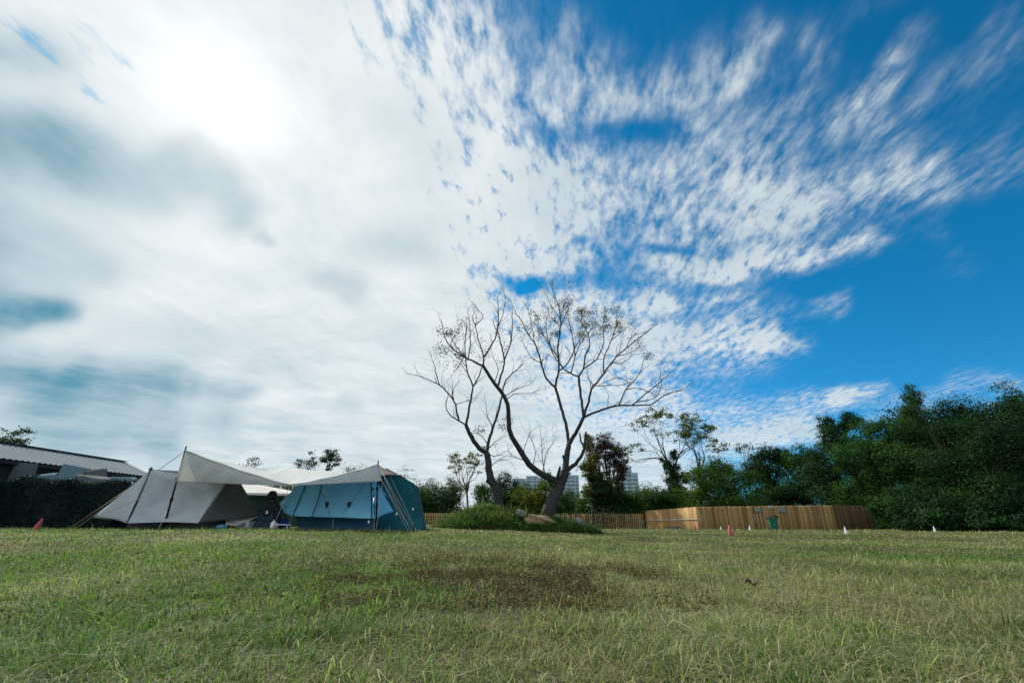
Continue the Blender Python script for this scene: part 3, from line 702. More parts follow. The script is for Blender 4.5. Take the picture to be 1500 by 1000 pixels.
def build_blue_tent():
    t = empty('blue_tent', G(490, 15)); off = np.array(t.location)
    tag(t, 'bright blue translucent tent with dark seams under the right half of the tarp', 'tent')
    tl = P(440, 706.5, 14.9); lc = P(400, 745.5, 14.9); bl = P(428, 756, 14.2); br = P(549, 760, 14.35); tr = P(547, 700, 15.0)
    rc = P(577, 749, 15.2); sb = P(552, 758, 14.5)
    tl2 = P(449, 706.5, 14.85)
    cloth('left_panel', lc, bl, tl2, tl, M['blue_tent'], t, (0, 0, -.03), .012, off=off, ph=1, edge=.04)
    cloth('front_panel', bl, br, tr, tl2, M['blue_tent'], t, (0, .12, -.04), .035, 44, 28, off=off, ph=2, edge=.03)
    cloth('right_panel', br + (.01, 0, 0), rc, tr + (.02, 0, 0), tr, M['blue_tent'], t, (0, 0, -.03), .012, off=off, ph=4, edge=.04)
    bk1, bk2 = G(425, 16.4) + (0, 0, 1.0), G(565, 16.4) + (0, 0, 1.0)
    cloth('back_panel', bk1, bk2, tr, tl, M['blue_tent'], t, (0, -.1, -.06), .015, off=off)
    cloth('inner_wall', G(438, 14.8), G(550, 14.8), P(548, 748, 15.1), P(432, 748, 15.0), M['blue_inner'], t, (0, .05, 0), .05, 30, 8, off=off, ph=3)
    cloth('ground_sheet', G(430, 14.7) + (0, 0, .02), G(556, 14.7) + (0, 0, .02), G(556, 17.9) + (0, 0, .02), G(430, 17.9) + (0, 0, .02), M['blue_inner'], t, (0, 0, 0), .004, 8, 8, off=off)
    def on(u, v, push=.03):
        q = (bl * (1 - u) + br * u) * (1 - v) + (tl2 * (1 - u) + tr * u) * v
        return q + np.array([0, .12 * 16 * u * (1 - u) * v * (1 - v) - push, 0])
    rod('seam', [on(0.01, v) for v in (0, .25, .5, .75, 1)], .014, M['seam'], t, off)
    rod('seam', [on(.24, v) for v in (0, .25, .5, .75, 1)], .014, M['seam'], t, off)
    rod('seam', [on(.965, v) for v in (0, .25, .5, .75, 1)], .016, M['seam'], t, off)
    rod('hem', [on(u, 0) for u in np.linspace(0, 1, 9)], .014, M['seam'], t, off)
    for u in (.375, .665):
        q = on(u, .34, .05); mb = MB(); mb.add([q + (-.07, 0, .05), q + (.05, 0, .09), q + (.06, -.03, .0), q + (-.01, -.02, -.12)], [(0, 1, 2, 3)])
        o = mb.build('vent_tab', M['seam'], t, off); solid(o, .01)
    q = on(.985, .72, .05); mb = MB(); mb.box(q, (.08, .02, .05)); mb.build('toggle', M['seam'], t, off)
    for a, b in ((on(.375, .34, .06), on(.46, .04, .06)), (on(.26, .7, .06), on(.375, .36, .06)), (on(.66, .3, .06), on(.93, .98, .06)), (on(.60, .1, .06), on(.66, .3, .06))):
        rod('guy_rope', [a, b], .006, M['seam'], t, off, 4)
    for a, b in ((bl, G(420, 13.3)), (br, G(548, 13.3)), (on(.5, 0), G(488, 13.6))):
        rod('guy_rope', [a, b], .007, M['rope'], t, off, 4)
build_blue_tent()

def build_teal_tent():
    t = empty('teal_tent', G(590, 16.5)); off = np.array(t.location)
    tag(t, 'dark teal tent standing right of the right tarp pole', 'tent')
    a0 = P(556, 691, 16.4); a1 = P(566, 686, 16.4); a2 = P(607, 709, 17.4); a3 = P(609, 724, 17.2); b1 = G(620, 15.6) + (0, 0, -.02); b0 = G(540, 15.6) + (0, 0, -.02)
    k0 = G(560, 20); k1 = G(625, 20)
    mid = P(585, 742, 15.9)
    cloth('front_panel', b0, b1, a2, a1, M['teal_tent'], t, (0, .35, -.1), .03, 26, 26, off=off, ph=2, edge=.02)
    cloth('left_panel', b0, b0 + (.02, 0, 0), a1, a0, M['teal_tent'], t, (0, .2, -.1), .03, 16, 20, off=off, ph=1)
    cloth('left_panel', k0, b0, a0, a0 + (-.01, .02, 0), M['teal_tent'], t, (0, 0, 0), .02, 12, 12, off=off)
    cloth('right_panel', b1, k1, a2 + (.05, .5, -.05), a2, M['teal_tent'], t, (0, 0, 0), .02, 12, 16, off=off)
    cloth('back_panel', k0, k1, a2 + (.05, .5, -.05), a0, M['teal_tent'], t, (0, 0, 0), .02, 16, 16, off=off)
    rod('ridge_seam', [a0, a1, a2, a3 * .3 + a2 * .7], .02, M['seam'], t, off)
    cloth('mud_skirt', b0 + (0, -.12, .02), b1 + (0, -.1, .02), b1 + (-.06, .1, .34), b0 + (0, .1, .34), M['teal_tent'], t, (0, 0, 0), .03, 24, 6, off=off, ph=5)
    rod('guy_rope', [a1, G(612, 13.9)], .007, M['rope'], t, off, 4)
build_teal_tent()

def build_far_tents():
    o = empty('beige_tent', G(280, 19)); off = np.array(o.location)
    tag(o, 'beige peaked tent showing as a small triangle behind the left tarp pole', 'tent')
    a = P(272, 672, 18.6); b = P(236, 704, 18); c = P(310, 704, 18); d = G(225, 18); e = G(320, 18); h = G(285, 21)
    mb = MB(); mb.add([a, d, e, h, b], [(0, 1, 2), (0, 2, 3), (0, 3, 1)]); q = mb.build('fly', M['beige'], o, off); solid(q, .004)
    q = rod('ridge_pole', [a + (0, 0, .05), G(272, 18.7)], .02, M['pole'], o, off)
    o = empty('white_canopy', G(385, 22)); off = np.array(o.location)
    tag(o, 'white peaked canopy roof seen through the gap between grey and blue tents', 'canopy')
    pk = P(361, 706.5, 22); l = P(345, 721, 21); r = P(424, 722.5, 21); rb = P(430, 719, 25); lb = P(350, 718, 25)
    mb = MB(); mb.add([pk, l, r, rb, lb], [(0, 1, 2), (0, 2, 3), (0, 3, 4), (0, 4, 1)]); q = mb.build('roof', M['white_fab'], o, off); solid(q, .004)
    dz = np.array([0, 0, -.09]); mb = MB(); mb.add([l, r, r + dz, l + dz, rb, rb + dz, lb, lb + dz], [(0, 1, 2, 3), (1, 4, 5, 2), (4, 6, 7, 5), (6, 0, 3, 7)]); q = mb.build('valance', M['white_fab'], o, off); solid(q, .004)
    for k in (l, r, rb, lb): rod('leg', [k - (0, 0, .05), np.array([k[0], k[1], float(tz(k[0], k[1]))])], .025, M['pole'], o, off)
    o = cloth('green_windbreak', G(352, 23), G(436, 23), P(436, 727, 23), P(352, 724, 23), mat_fabric('windbreak_fabric', (0.05, 0.13, 0.11), .3), None, (0, .1, 0), .03)
    tag(o, 'green cloth windbreak hung below the white canopy', 'windbreak')
    o = cloth('white_banner', G(238, 21), G(275, 22), P(262, 694, 21), P(238, 692, 21), M['white_fab'], None, (0, 0, 0), .02)
    tag(o, 'white awning edge showing between grey tent peak and beige tent', 'awning')
build_far_tents()

# ------------------------------------------------------------------ seated person and camp things
def skin_mesh(name, chains, mat, parent, sub=2, offset=(0, 0, 0)):
    """chains: list of lists of (x,y,z,r); equal points are welded"""
    me = bpy.data.meshes.new(name); idx = {}; vs = []; rs = []; es = []
    for ch in chains:
        pv = None
        for (x, y, z, r) in ch:
            k = (round(x, 4), round(y, 4), round(z, 4))
            if k not in idx: idx[k] = len(vs); vs.append((x - offset[0], y - offset[1], z - offset[2])); rs.append(r)
            if pv is not None and pv != idx[k]: es.append((pv, idx[k]))
            pv = idx[k]
    me.from_pydata(vs, es, [])
    o = link(name, me, mat, parent)
    m = o.modifiers.new('skin', 'SKIN'); m.use_smooth_shade = True
    for i, r in enumerate(rs): me.skin_vertices[0].data[i].radius = r if isinstance(r, tuple) else (r, r)
    me.skin_vertices[0].data[0].use_root = True
    s = o.modifiers.new('sub', 'SUBSURF'); s.levels = sub; s.render_levels = sub
    return o
def build_person():
    b = G(388, 14.3); t = empty('person', b)
    tag(t, 'person in a dark jacket and jeans sitting with their back turned between the tents', 'person')
    z0 = .27
    pel = (0, 0, z0 + .06, .15)
    torso = [pel, (0, .03, z0 + .24, (.17, .125)), (.01, .07, z0 + .42, (.19, .12)), (.02, .08, z0 + .50, .075), (.02, .10, z0 + .54, .07), (.02, .11, z0 + .60, (.09, .10)), (.02, .11, z0 + .69, (.095, .105)), (.02, .10, z0 + .75, .065)]
    def arm(s, el, hand):
        sh = (.02 + s * .17, .08, z0 + .42, .058)
        return [(.01, .07, z0 + .42, (.19, .12)), sh, (*el, .045), (*hand, .03)]
    lh, rh = (-.10, .36, z0 + .20), (.20, .40, z0 + .28)
    la, ra = arm(-1, (-.27, .16, z0 + .17), lh), arm(1, (.31, .20, z0 + .24), rh)
    legs = []
    for s in (-1, 1):
        legs.append([pel, (s * .10, .04, z0 + .05, .095), (s * .21, .40, z0 + .16, .07), (s * .20, .34, .10, .05), (s * .20, .44, .035, .04), (s * .21, .54, .03, .03)])
    fingers = []
    for h, s in ((lh, 1), (rh, -1)):
        pal = (h[0] + s * .03, h[1] + .07, h[2], .026)
        fingers.append([(*h, .03), pal])
        for k, ln in enumerate((.055, .065, .06, .045)):
            fx = pal[0] + (k - 1.5) * .02
            fingers.append([pal, (fx, pal[1] + .03, pal[2], .0095), (fx, pal[1] + .03 + ln * .6, pal[2] - .01, .009), (fx + s * .008, pal[1] + .03 + ln, pal[2] - .035, .008)])
        fingers.append([pal, (pal[0] + s * .03, pal[1] + .005, pal[2] + .008, .011), (pal[0] + s * .042, pal[1] + .035, pal[2] - .004, .009)])
    skin_mesh('body', [torso, la, ra] + legs + fingers, M['skin'], t)
    skin_mesh('hair', [[(.02, .075, z0 + .52, (.10, .085)), (.02, .075, z0 + .60, (.145, .13)), (.02, .08, z0 + .69, (.150, .145)), (.02, .09, z0 + .77, (.13, .13)), (.02, .10, z0 + .82, .06)]], M['hair'], t)
    jk = [[(0, 0, z0 + .03, (.20, .165)), (0, .03, z0 + .24, (.205, .15)), (.01, .07, z0 + .42, (.215, .14)), (.02, .08, z0 + .51, (.11, .10))]]
    for a in (la, ra):
        sh, el, h = a[1], a[2], a[3]
        w = tuple(np.array(el[:3]) * .12 + np.array(h[:3]) * .88)
        jk.append([(.01, .07, z0 + .42, (.215, .14)), (*sh[:3], .078), (*el[:3], .064), (*w, .046)])
    skin_mesh('jacket', jk, M['jacket'], t)
    tr = []
    for s in (-1, 1): tr.append([(0, 0, z0 + .03, .165), (s * .10, .04, z0 + .05, .115), (s * .21, .40, z0 + .16, .09), (s * .20, .345, .12, .07)])
    skin_mesh('jeans', tr, M['jeans'], t)
    for s in (-1, 1): skin_mesh('shoe', [[(s * .20, .38, .05, .05), (s * .205, .46, .045, .05), (s * .21, .57, .04, .042)]], M['black'], t)
    t.rotation_euler = (0, 0, R(8))
    st = empty('camp_stool', b); tag(st, 'low dark camping stool with a cloth seat under the person', 'stool')
    mb = MB(); mb.patch(lambda a, c: ((a - .5) * .44, (c - .5) * .36, z0 - .09 - .03 * 16 * a * (1 - a) * c * (1 - c)), 8, 8); o = mb.build('seat', M['jeans'], st); solid(o, .012)
    mb = MB(); mb.patch(lambda a, c: ((a - .5) * .5 + .02 * math.sin(c * 9), -.19 - .015 * math.sin(a * 30), c * (z0 - .06)), 30, 6); o = mb.build('seat_skirt', M['jeans'], st); solid(o, .006)
    for x in (-1, 1):
        for y in (-1, 1):
            mb = MB(); mb.tube([(x * .21, y * .17, z0 - .1), (x * .21, -y * .17, 0)], .011, 6); mb.build('leg', M['pole'], st)
build_person()
def small_things():
    # blue bag: a soft lumpy sack with a tied neck
    b = G(413, 14.9); o = empty('blue_bag', b); tag(o, 'bright blue stuffed bag lying beside the left corner of the blue tent', 'bag')
    mb = MB()
    def bag(a, c):
        w = a * 2 * math.pi; h = c
        r = .20 * math.sin(math.pi * min(.97, .12 + h * .85)) ** .6 * (1 + .08 * math.sin(w * 5 + h * 7))
        return (r * 1.05 * math.cos(w), r * .8 * math.sin(w), h * .34 + .02 * math.sin(w * 3))
    mb.patch(bag, 28, 14); mb.build('sack', M['bag'], o)
    mb = MB(); mb.tube([(-.08, -.1, .33), (-.02, -.12, .43), (.06, -.12, .43), (.11, -.1, .32)], .012, 6); mb.build('handle', M['seam'], o)
    # low white table
    b = G(413, 13.9); o = empty('low_table', b); tag(o, 'low white folding table before the blue bag', 'table')
    mb = MB(); mb.box((0, 0, .15), (.42, .26, .02)); bevel(mb.build('tabletop', M['white'], o), .004)
    for x in (-.18, .18):
        for y in (-.1, .1): mb = MB(); mb.tube([(x, y, .14), (x * 1.08, y * 1.1, 0)], .009, 6); mb.build('leg', M['white'], o)
    # white plastic jug beside the person
    b = G(399.5, 14.05); o = empty('white_jug', b); tag(o, 'white plastic jug standing right beside the sitting person', 'jug')
    mb = MB(); mb.lathe([(.065, 0), (.075, .02), (.075, .17), (.05, .22), (.025, .24), (.025, .27)], (0, 0, .0), 16); mb.build('jug_body', M['white'], o)
    mb = MB(); mb.lathe([(.03, .27), (.03, .30)], (0, 0, 0), 12); mb.build('cap', M['bag'], o)
    mb = MB(); mb.tube([(.07, 0, .08), (.12, 0, .1), (.12, 0, .17), (.06, 0, .2)], .01, 6); mb.build('handle', M['white'], o)
    # white storage box
    b = G(357, 15.0); o = empty('storage_box', b); tag(o, 'pale grey storage box low behind the grey tent flap', 'box')
    mb = MB(); mb.box((0, 0, .10), (.44, .3, .2)); bevel(mb.build('box_body', M['white'], o), .02)
    mb = MB(); mb.box((0, 0, .215), (.47, .33, .025)); bevel(mb.build('lid', M['white'], o), .008)
    # light blue cloth bundle by the grey tent
    b = G(324, 14.2); o = empty('cloth_bundle', b)
    mb = MB()
    mb.patch(lambda a, c: (.16 * math.cos(a * 6.2832) * math.sin(c * 3.1416) * (1 + .15 * math.sin(a * 31)), .12 * math.sin(a * 6.2832) * math.sin(c * 3.1416), .07 - .07 * math.cos(c * 3.1416) * (1 + .1 * math.sin(a * 25))), 24, 12)
    mb.build('cloth', mat_plain('light_blue_cloth', (.10, .32, .46), None, 8, .8), o); tag(o, 'light blue cloth bundle under the right end of the grey tent', 'cloth')
small_things()

# ------------------------------------------------------------------ fences
def board_fence(name, A, B, zA, zB, bw, gap, th, mat, label, cat, rails=(), railmat=None, part='boards', seed=1, railfront=True, toppoint=False, botfix=None):
    A, B = np.asarray(A, float), np.asarray(B, float)
    rg = np.random.default_rng(seed)
    L = np.linalg.norm(B - A); e = (B - A) / L; nrm = np.array([e[1], -e[0]])
    if nrm[1] > 0: nrm = -nrm
    c = (A + B) / 2; t = empty(name, (c[0], c[1], float(tz(*c)))); off = np.array(t.location); tag(t, label, cat)
    n = int(L / (bw + gap)); V, Fc, va = [], [], []
    for i in range(n):
        s = (i + .5) * (bw + gap); f = s / L; p = A + e * s
        z0 = float(tz(*p)) - .05; z1 = zA * (1 - f) + zB * f + rg.normal(0, .012)
        w = bw * rg.uniform(.94, 1.0) / 2; d = nrm * (th / 2 + rg.normal(0, .004)); tl = rg.normal(0, .004)
        k = len(V)
        for zz, sh in ((z0, 0), (z1, tl * (z1 - z0))):
            for q in (p - e * (w - sh) + nrm * th / 2 + d * .3, p + e * (w + sh) + nrm * th / 2 + d * .3, p + e * (w + sh) - nrm * th / 2, p - e * (w - sh) - nrm * th / 2): V.append((q[0], q[1], zz))
        Fc += [(k, k + 1, k + 5, k + 4), (k + 1, k + 2, k + 6, k + 5), (k + 2, k + 3, k + 7, k + 6), (k + 3, k, k + 4, k + 7), (k + 4, k + 5, k + 6, k + 7)]
        va += [rg.random()] * 8
    mesh_np(part, V, Fc, mat, t, {'var': va}, offset=off)
    for h, w, front in rails:
        z = h; mb = MB(); pz0 = float(tz(*A)) + h; pz1 = float(tz(*B)) + h
        o_ = nrm * (th * (1.1 if front else -1.3) + .012)
        mb.tube([(A[0] + o_[0], A[1] + o_[1], pz0), ((A[0] + B[0]) / 2 + o_[0], (A[1] + B[1]) / 2 + o_[1], (pz0 + pz1) / 2), (B[0] + o_[0], B[1] + o_[1], pz1)], w, 6)
        mb.build('rail', railmat or mat, t, off)
    for k in range(int(L / 2.4) + 2):
        f = k / (int(L / 2.4) + 1); p = A + (B - A) * f - nrm * .07; z1 = zA * (1 - f) + zB * f - .05
        mb = MB(); mb.box((p[0], p[1], (float(tz(*p)) + z1) / 2), (.07, .07, z1 - float(tz(*p)))); mb.build('post', M['wood_dark'], t, off)
    return t, e, nrm
f0 = P(612, 751, 50); f1 = P(944, 752, 48.2); f2 = P(945, 748, 48); f3 = P(1020, 742, 41); f4 = P(1221, 739.5, 36.6); f5 = P(1275, 741, 38.6)
board_fence('picket_fence', f0[:2], f1[:2], f0[2], f1[2], .10, .085, .02, M['wood_picket'], 'low brown picket fence with gaps running behind the grassy mound', 'fence', ((.35, .025, False), (1.0, .025, False)), None, 'pickets', 41)
board_fence('yellow_fence', f2[:2], f3[:2], f2[2], f3[2], .125, -.004, .02, M['wood_yellow'], 'sunlit yellow board fence section with a white pipe across it', 'fence', ((.78, .028, True),), M['white'], 'boards', 42)
_, fe, fn_ = board_fence('brown_fence', f3[:2], f4[:2], f3[2], f4[2], .13, -.004, .02, M['wood_brown'], 'long brown board fence section with three small plaques and a bin before it', 'fence', ((.4, .03, False),), None, 'boards', 43)
board_fence('dark_fence', f4[:2], f5[:2], f4[2], f5[2], .13, -.004, .02, M['wood_dark'], 'short dark board fence section ending in the trees at right', 'fence', ((.4, .03, False),), None, 'boards', 44)

def plaque(px, py, w, h, label, mat2):
    # stands on the face of the brown fence
    v = ray(px, py); s = v[:2] / v[1]
    A = f3[:2]; k = ((A[0] - s[0] * A[1]) / (s[0] * fe[1] - fe[0])); q = A + fe * k + fn_ * .045
    z = P(px, py, q[1])[2]
    o = empty('plaque', (q[0], q[1], z), math.atan2(fe[1], fe[0])); tag(o, label, 'plaque', 'plaques on the brown fence')
    mb = MB(); mb.box((0, 0, 0), (w, .018, h)); bevel(mb.build('plate', mat2, o), .006)
    for x in (-.42, .42):
        mb = MB(); mb.tube([(x * w, -.008, .38 * h), (x * w, -.016, .38 * h)], .014, 6); mb.build('screw', M['pole'], o)
    mb = MB(); mb.box((0, -.0105, 0), (w * .86, .003, h * .72)); mb.build('panel_face', M['plate2'], o)
M['plate'] = mat_plain('plaque_plate', (.16, .19, .20), (.11, .13, .14), 5, .5)
M['plate2'] = mat_plain('plaque_face', (.20, .24, .25), (.13, .16, .17), 3, .45)
plaque(1110, 746.5, .44, .34, 'grey plaque left of the others on the brown fence', M['plate'])
plaque(1129, 742.0, .34, .17, 'small pale plaque at the fence top above the green bin', M['white'])
plaque(1146, 746.5, .44, .36, 'grey plaque right of the bin on the brown fence', M['plate'])
def low_box():
    p = (f2[:2] * .38 + f3[:2] * .62) + np.array([-.45, -.4]); o = empty('utility_box', (p[0], p[1], float(tz(*p)))); tag(o, 'flat dark grey utility box on the grass before the yellow fence', 'box')
    mb = MB(); mb.box((0, 0, .11), (1.0, .3, .22)); bevel(mb.build('case', M['plate'], o), .015)
    mb = MB(); mb.box((0, 0, .235), (1.06, .34, .03)); bevel(mb.build('lid', M['sheet'], o), .008)
low_box()
def build_bin():
    p = P(1133, 770, 35.9); b = np.array([p[0], p[1], float(tz(p[0], p[1]))])
    o = empty('wheelie_bin', b, R(-12)); tag(o, 'green wheelie bin with a dark lid standing against the brown fence', 'bin')
    mb = MB(); w0, w1, d0, d1, h = .42, .56, .42, .58, .78
    vs = [(x * w / 2, y * d / 2, z) for z, w, d in ((.06, w0, d0), (h, w1, d1)) for x, y in ((-1, -1), (1, -1), (1, 1), (-1, 1))]
    mb.add(vs, [(0, 3, 2, 1), (0, 1, 5, 4), (1, 2, 6, 5), (2, 3, 7, 6), (3, 0, 4, 7)]); bevel(mb.build('bin_body', M['bin'], o), .03, 3)
    mb = MB(); mb.box((0, 0, h + .012), (w1 + .07, d1 + .07, .05)); bevel(mb.build('rim', M['bin'], o), .012)
    mb = MB(); mb.patch(lambda a, c: ((a - .5) * (w1 + .20), (c - .5) * (d1 + .20) - .03, h + .06 + .13 * max(0, math.sin(math.pi * a)) ** .4 * (.75 + .25 * math.sin(math.pi * c))), 12, 8); lid = mb.build('lid', M['binlid'], o); solid(lid, .03)
    mb = MB(); mb.tube([(-.25, d1 / 2 + .1, h + .03), (.25, d1 / 2 + .1, h + .03)], .02, 8); mb.build('handle', M['binlid'], lid)
    for s in (-1, 1):
        mb = MB(); mb.tube([(s * .2, .22, .1), (s * .27, .22, .1)], .1, 14); mb.build('wheel', M['black'], o)
    # pale bin pictogram: an arrow triangle
    mb = MB()
    for k in range(3):
        a0, a1 = R(90 + 120 * k + 14), R(90 + 120 * (k + 1) - 14)
        y = -d1 / 2 + .055
        q0 = np.array([.13 * math.cos(a0), y, .42 + .13 * math.sin(a0)]); q1 = np.array([.13 * math.cos(a1), y, .42 + .13 * math.sin(a1)])
        mb.tube([q0, q1], .02, 5)
    mb.build('emblem', mat_plain('emblem_paint', (.12, .36, .30), None, 5, .6), o)
build_bin()

# ------------------------------------------------------------------ cones and pegs on the lawn
def make_cone():
    o = empty('traffic_cone')
    mb = MB(); mb.lathe([(.095, .02), (.088, .05), (.022, .36), (.014, .372), (.012, .36)], (0, 0, 0), 24); mb.build('cone_body', M['cone'], o)
    mb = MB(); mb.lathe([(.135, 0), (.14, .012), (.10, .026), (.09, .03)], (0, 0, 0), 24); mb.build('base', M['conebase'], o)
    return o
cone0 = make_cone()
def copy_thing(o):
    c = o.copy(); COL.objects.link(c)
    for ch in list(o.children):
        d = ch.copy(); COL.objects.link(d); d.parent = c
    return c
gc = 'red cones on the lawn'
for i, (px, D, s, tilt, lb) in enumerate(((1069, 19.5, 1.0, -.06, 'red cone alone on the open lawn before the brown fence'), (1018, 37.5, 1.0, 0, 'small red cone close to the yellow fence corner'), (53, 13.2, .82, .22, 'tilted red cone before the camouflage net at far left'))):
    c = cone0 if i == 0 else copy_thing(cone0)
    p = G(px, D); c.location = tuple(p + (0, 0, .012)); c.scale = (s,) * 3; c.rotation_euler = (0, tilt, .4 * i); tag(c, lb, 'cone', gc)
def make_marker():
    o = empty('marker_cone')
    mb = MB(); mb.lathe([(.075, .015), (.066, .04), (.014, .30), (.008, .31)], (0, 0, 0), 18); mb.build('cone_body', M['white'], o)
    mb = MB(); mb.lathe([(.10, 0), (.10, .012), (.07, .02)], (0, 0, 0), 18); mb.build('base', M['white'], o)
    return o
mk = make_marker()
for i, (px, D, s, lb) in enumerate(((1238, 21.5, 1.0, 'white marker cone nearest on the lawn, before the dark fence'), (1098, 33, 1.1, 'white marker cone before the brown fence left of the bin'), (1368, 27.0, .9, 'white marker cone at the foot of the trees at right'), (1056, 36.5, .8, 'tiny white marker cone near the yellow fence corner'))):
    c = mk if i == 0 else copy_thing(mk)
    c.location = tuple(G(px, D)); c.scale = (s,) * 3; c.rotation_euler = (0, -.10 if i == 0 else .02 * i, i); tag(c, lb, 'marker cone', 'white marker cones on the lawn')
def dead_leaf():
    x, y = (1103 - 750) / (F * CT + 370 * ST) * 4.0, 4.0
    mb = MB(); mb.patch(lambda a, c: ((a - .5) * .085, (c - .5) * .045 * math.sin(math.pi * max(.06, min(.94, a))) * 1.4, 0.01 + .014 * (2 * c - 1) ** 2 + .015 * math.sin(a * 7)), 12, 6)
    o = mb.build('dead_leaf', M['deadleaf'], None); solid(o, .002)
    o.location = (x, y, float(tz(x, y)) + .035); o.rotation_euler = (.25, .1, -.4); tag(o, 'curled dark brown dead leaf lying on the near grass', 'leaf')
dead_leaf()

# ------------------------------------------------------------------ rocks on the mound
def rock(name, px, D, sz, mat, label, seed, sink=.3):
    x = (px - 750) / (F * CT + 250 * ST) * D; rg = np.random.default_rng(seed)
    z = float(mz(x, D)); ph = rg.random(9) * 6
    def fn(a, c):
        w, h = a * 2 * math.pi, c * math.pi
        d = np.array([math.sin(h) * math.cos(w), math.sin(h) * math.sin(w), math.cos(h)])
        r = 1 + .16 * math.sin(3 * d[0] + ph[0]) * math.sin(4 * d[1] + ph[1]) + .12 * math.sin(6 * d[2] + ph[2] + 3 * d[0]) + .05 * math.sin(11 * d[0] + ph[3]) * math.sin(9 * d[2] + ph[4])
        p = np.sign(d) * np.abs(d) ** .8 * r; p[2] -= .35 * p[0] * (1 if p[2] > 0 else 0)
        return p * np.array(sz)
    mb = MB(); mb.patch(fn, 36, 20); o = mb.build(name, mat, None); o.location = (x, D, z + sz[2] * sink); tag(o, label, 'rock')
rock('rock', 790, 23.0, (.70, .42, .27), M['rock'], 'large tan slab of rock on the mound at the foot of the right bare tree', 3, .35)
rock('rock', 763, 23.4, (.30, .26, .20), M['rock_grey'], 'pale grey rock left of the tan slab on the mound', 5, .6)
rock('rock', 847, 24.4, (.24, .18, .26), M['rock_grey'], 'small pale rock at the right end of the mound', 8, .5)

# ------------------------------------------------------------------ far apartment blocks
def tower(name, px0, px1, pytop, D, floors, cols, label, steps, depth=14):
    x0, x1 = P(px0, 764, D)[0], P(px1, 764, D)[0]; zt = P((px0 + px1) / 2, pytop, D)[2]
    t = empty(name, ((x0 + x1) / 2, D + depth / 2, -.1)); off = np.array(t.location); tag(t, label, 'apartment block')
    mb = MB(); w = x1 - x0
    for (a, b, hh) in steps:
        mb.box(((x0 + w * (a + b) / 2), D + depth / 2, zt * hh / 2 - .5), (w * (b - a) - .01, depth, zt * hh + 1))
    mb.build('wall', M['cladding'], t, off)
    fh = zt / floors
    for k in range(floors):
        z = (k + .5) * fh
        for (a, b, hh) in steps:
            if (k + 1) * fh > zt * hh + .2: continue
            n = max(1, int(round(cols * (b - a)))); ww = w * (b - a) / n
            if k * fh > zt * .28:
                for c in range(n):
                    xc = x0 + w * a + ww * (c + .5)
                    m2 = MB(); m2.box((xc, D - .05, z), (ww * .62, .3, fh * .55)); m2.build('window', M['glass'], t, off)
            m3 = MB(); m3.box((x0 + w * (a + b) / 2, D - .55, k * fh + .1), (w * (b - a) - .3, 1.1, .5)); m3.build('balcony', M['slab'], t, off)
    for (a, b, hh) in steps:
        m3 = MB(); m3.box((x0 + w * (a + b) / 2, D + depth / 2, zt * hh + .5), (w * (b - a) + .6, depth + .6, .8)); m3.build('roof_parapet', M['slab'], t, off)
tower('apartment_tower', 909, 941, 684, 390, 14, 4, 'pale blue stepped apartment tower right of the purple leaved tree', [(0, .12, .93), (.12, .72, 1.0), (.72, 1.0, .88)])
tower('apartment_block', 752, 812, 698, 430, 12, 8, 'wide pale blue apartment block seen between the two bare trunks', [(0, .33, .94), (.33, .62, 1.0), (.62, 1.0, .97)])
tower('apartment_block', 822, 851, 692, 400, 13, 4, 'pale blue apartment block just right of the right bare trunk', [(0, .6, 1.0), (.6, 1.0, .93)])

# ------------------------------------------------------------------ trees
def tube_mesh(segs):
    V, Fc = [], []; off = 0
    for pts, rad in segs:
        pts = np.asarray(pts, float); rad = np.asarray(rad, float); n = 3 if rad[0] < .02 else (5 if rad[0] < .06 else 9)
        t = np.gradient(pts, axis=0); t /= np.linalg.norm(t, axis=1, keepdims=True) + 1e-9
        ref = np.array([.31, .87, .38]); a = np.cross(t, ref); a /= np.linalg.norm(a, axis=1, keepdims=True) + 1e-9; b = np.cross(t, a)
        w = np.arange(n) * 2 * np.pi / n
        ring = pts[:, None] + (a[:, None] * np.cos(w)[None, :, None] + b[:, None] * np.sin(w)[None, :, None]) * rad[:, None, None]
        V.append(ring.reshape(-1, 3)); m = len(pts)
        i = np.arange(m - 1)[:, None] * n; k = np.arange(n)[None]; k2 = (k + 1) % n
        Fc.append(np.stack([i + k, i + k2, i + n + k2, i + n + k], -1).reshape(-1, 4) + off); off += m * n
    return np.concatenate(V), np.concatenate(Fc)
def perp(d, rg):
    r = rg.normal(size=3); r -= d * (r @ d); return r / (np.linalg.norm(r) + 1e-9)
def grow(segs, tips, p, d, L, r, lev, rg, up=.15, spread=.75, kids=(2, 4), wig=.16):
    n = 5; pts = [np.array(p, float)]; dd = np.array(d, float); dd /= np.linalg.norm(dd)
    for i in range(n):
        dd = dd + rg.normal(0, wig, 3) + np.array([0, 0, up * .35]); dd /= np.linalg.norm(dd); pts.append(pts[-1] + dd * L / n)
    rad = np.linspace(r, r * .55, n + 1); segs.append((pts, rad))
    if lev <= 0: tips.append((pts[-1], dd)); return
    k = rg.integers(*kids)
    for j in range(k):
        i = n if j == 0 else int(rg.integers(2, n + 1))
        q = dd + perp(dd, rg) * (spread * rg.uniform(.5, 1.1) if j else spread * .3) + np.array([0, 0, up]); q /= np.linalg.norm(q)
        grow(segs, tips, pts[i], q, L * rg.uniform(.6, .85), rad[i] * (.8 if j == 0 else .62), lev - 1, rg, up, spread, kids, wig)

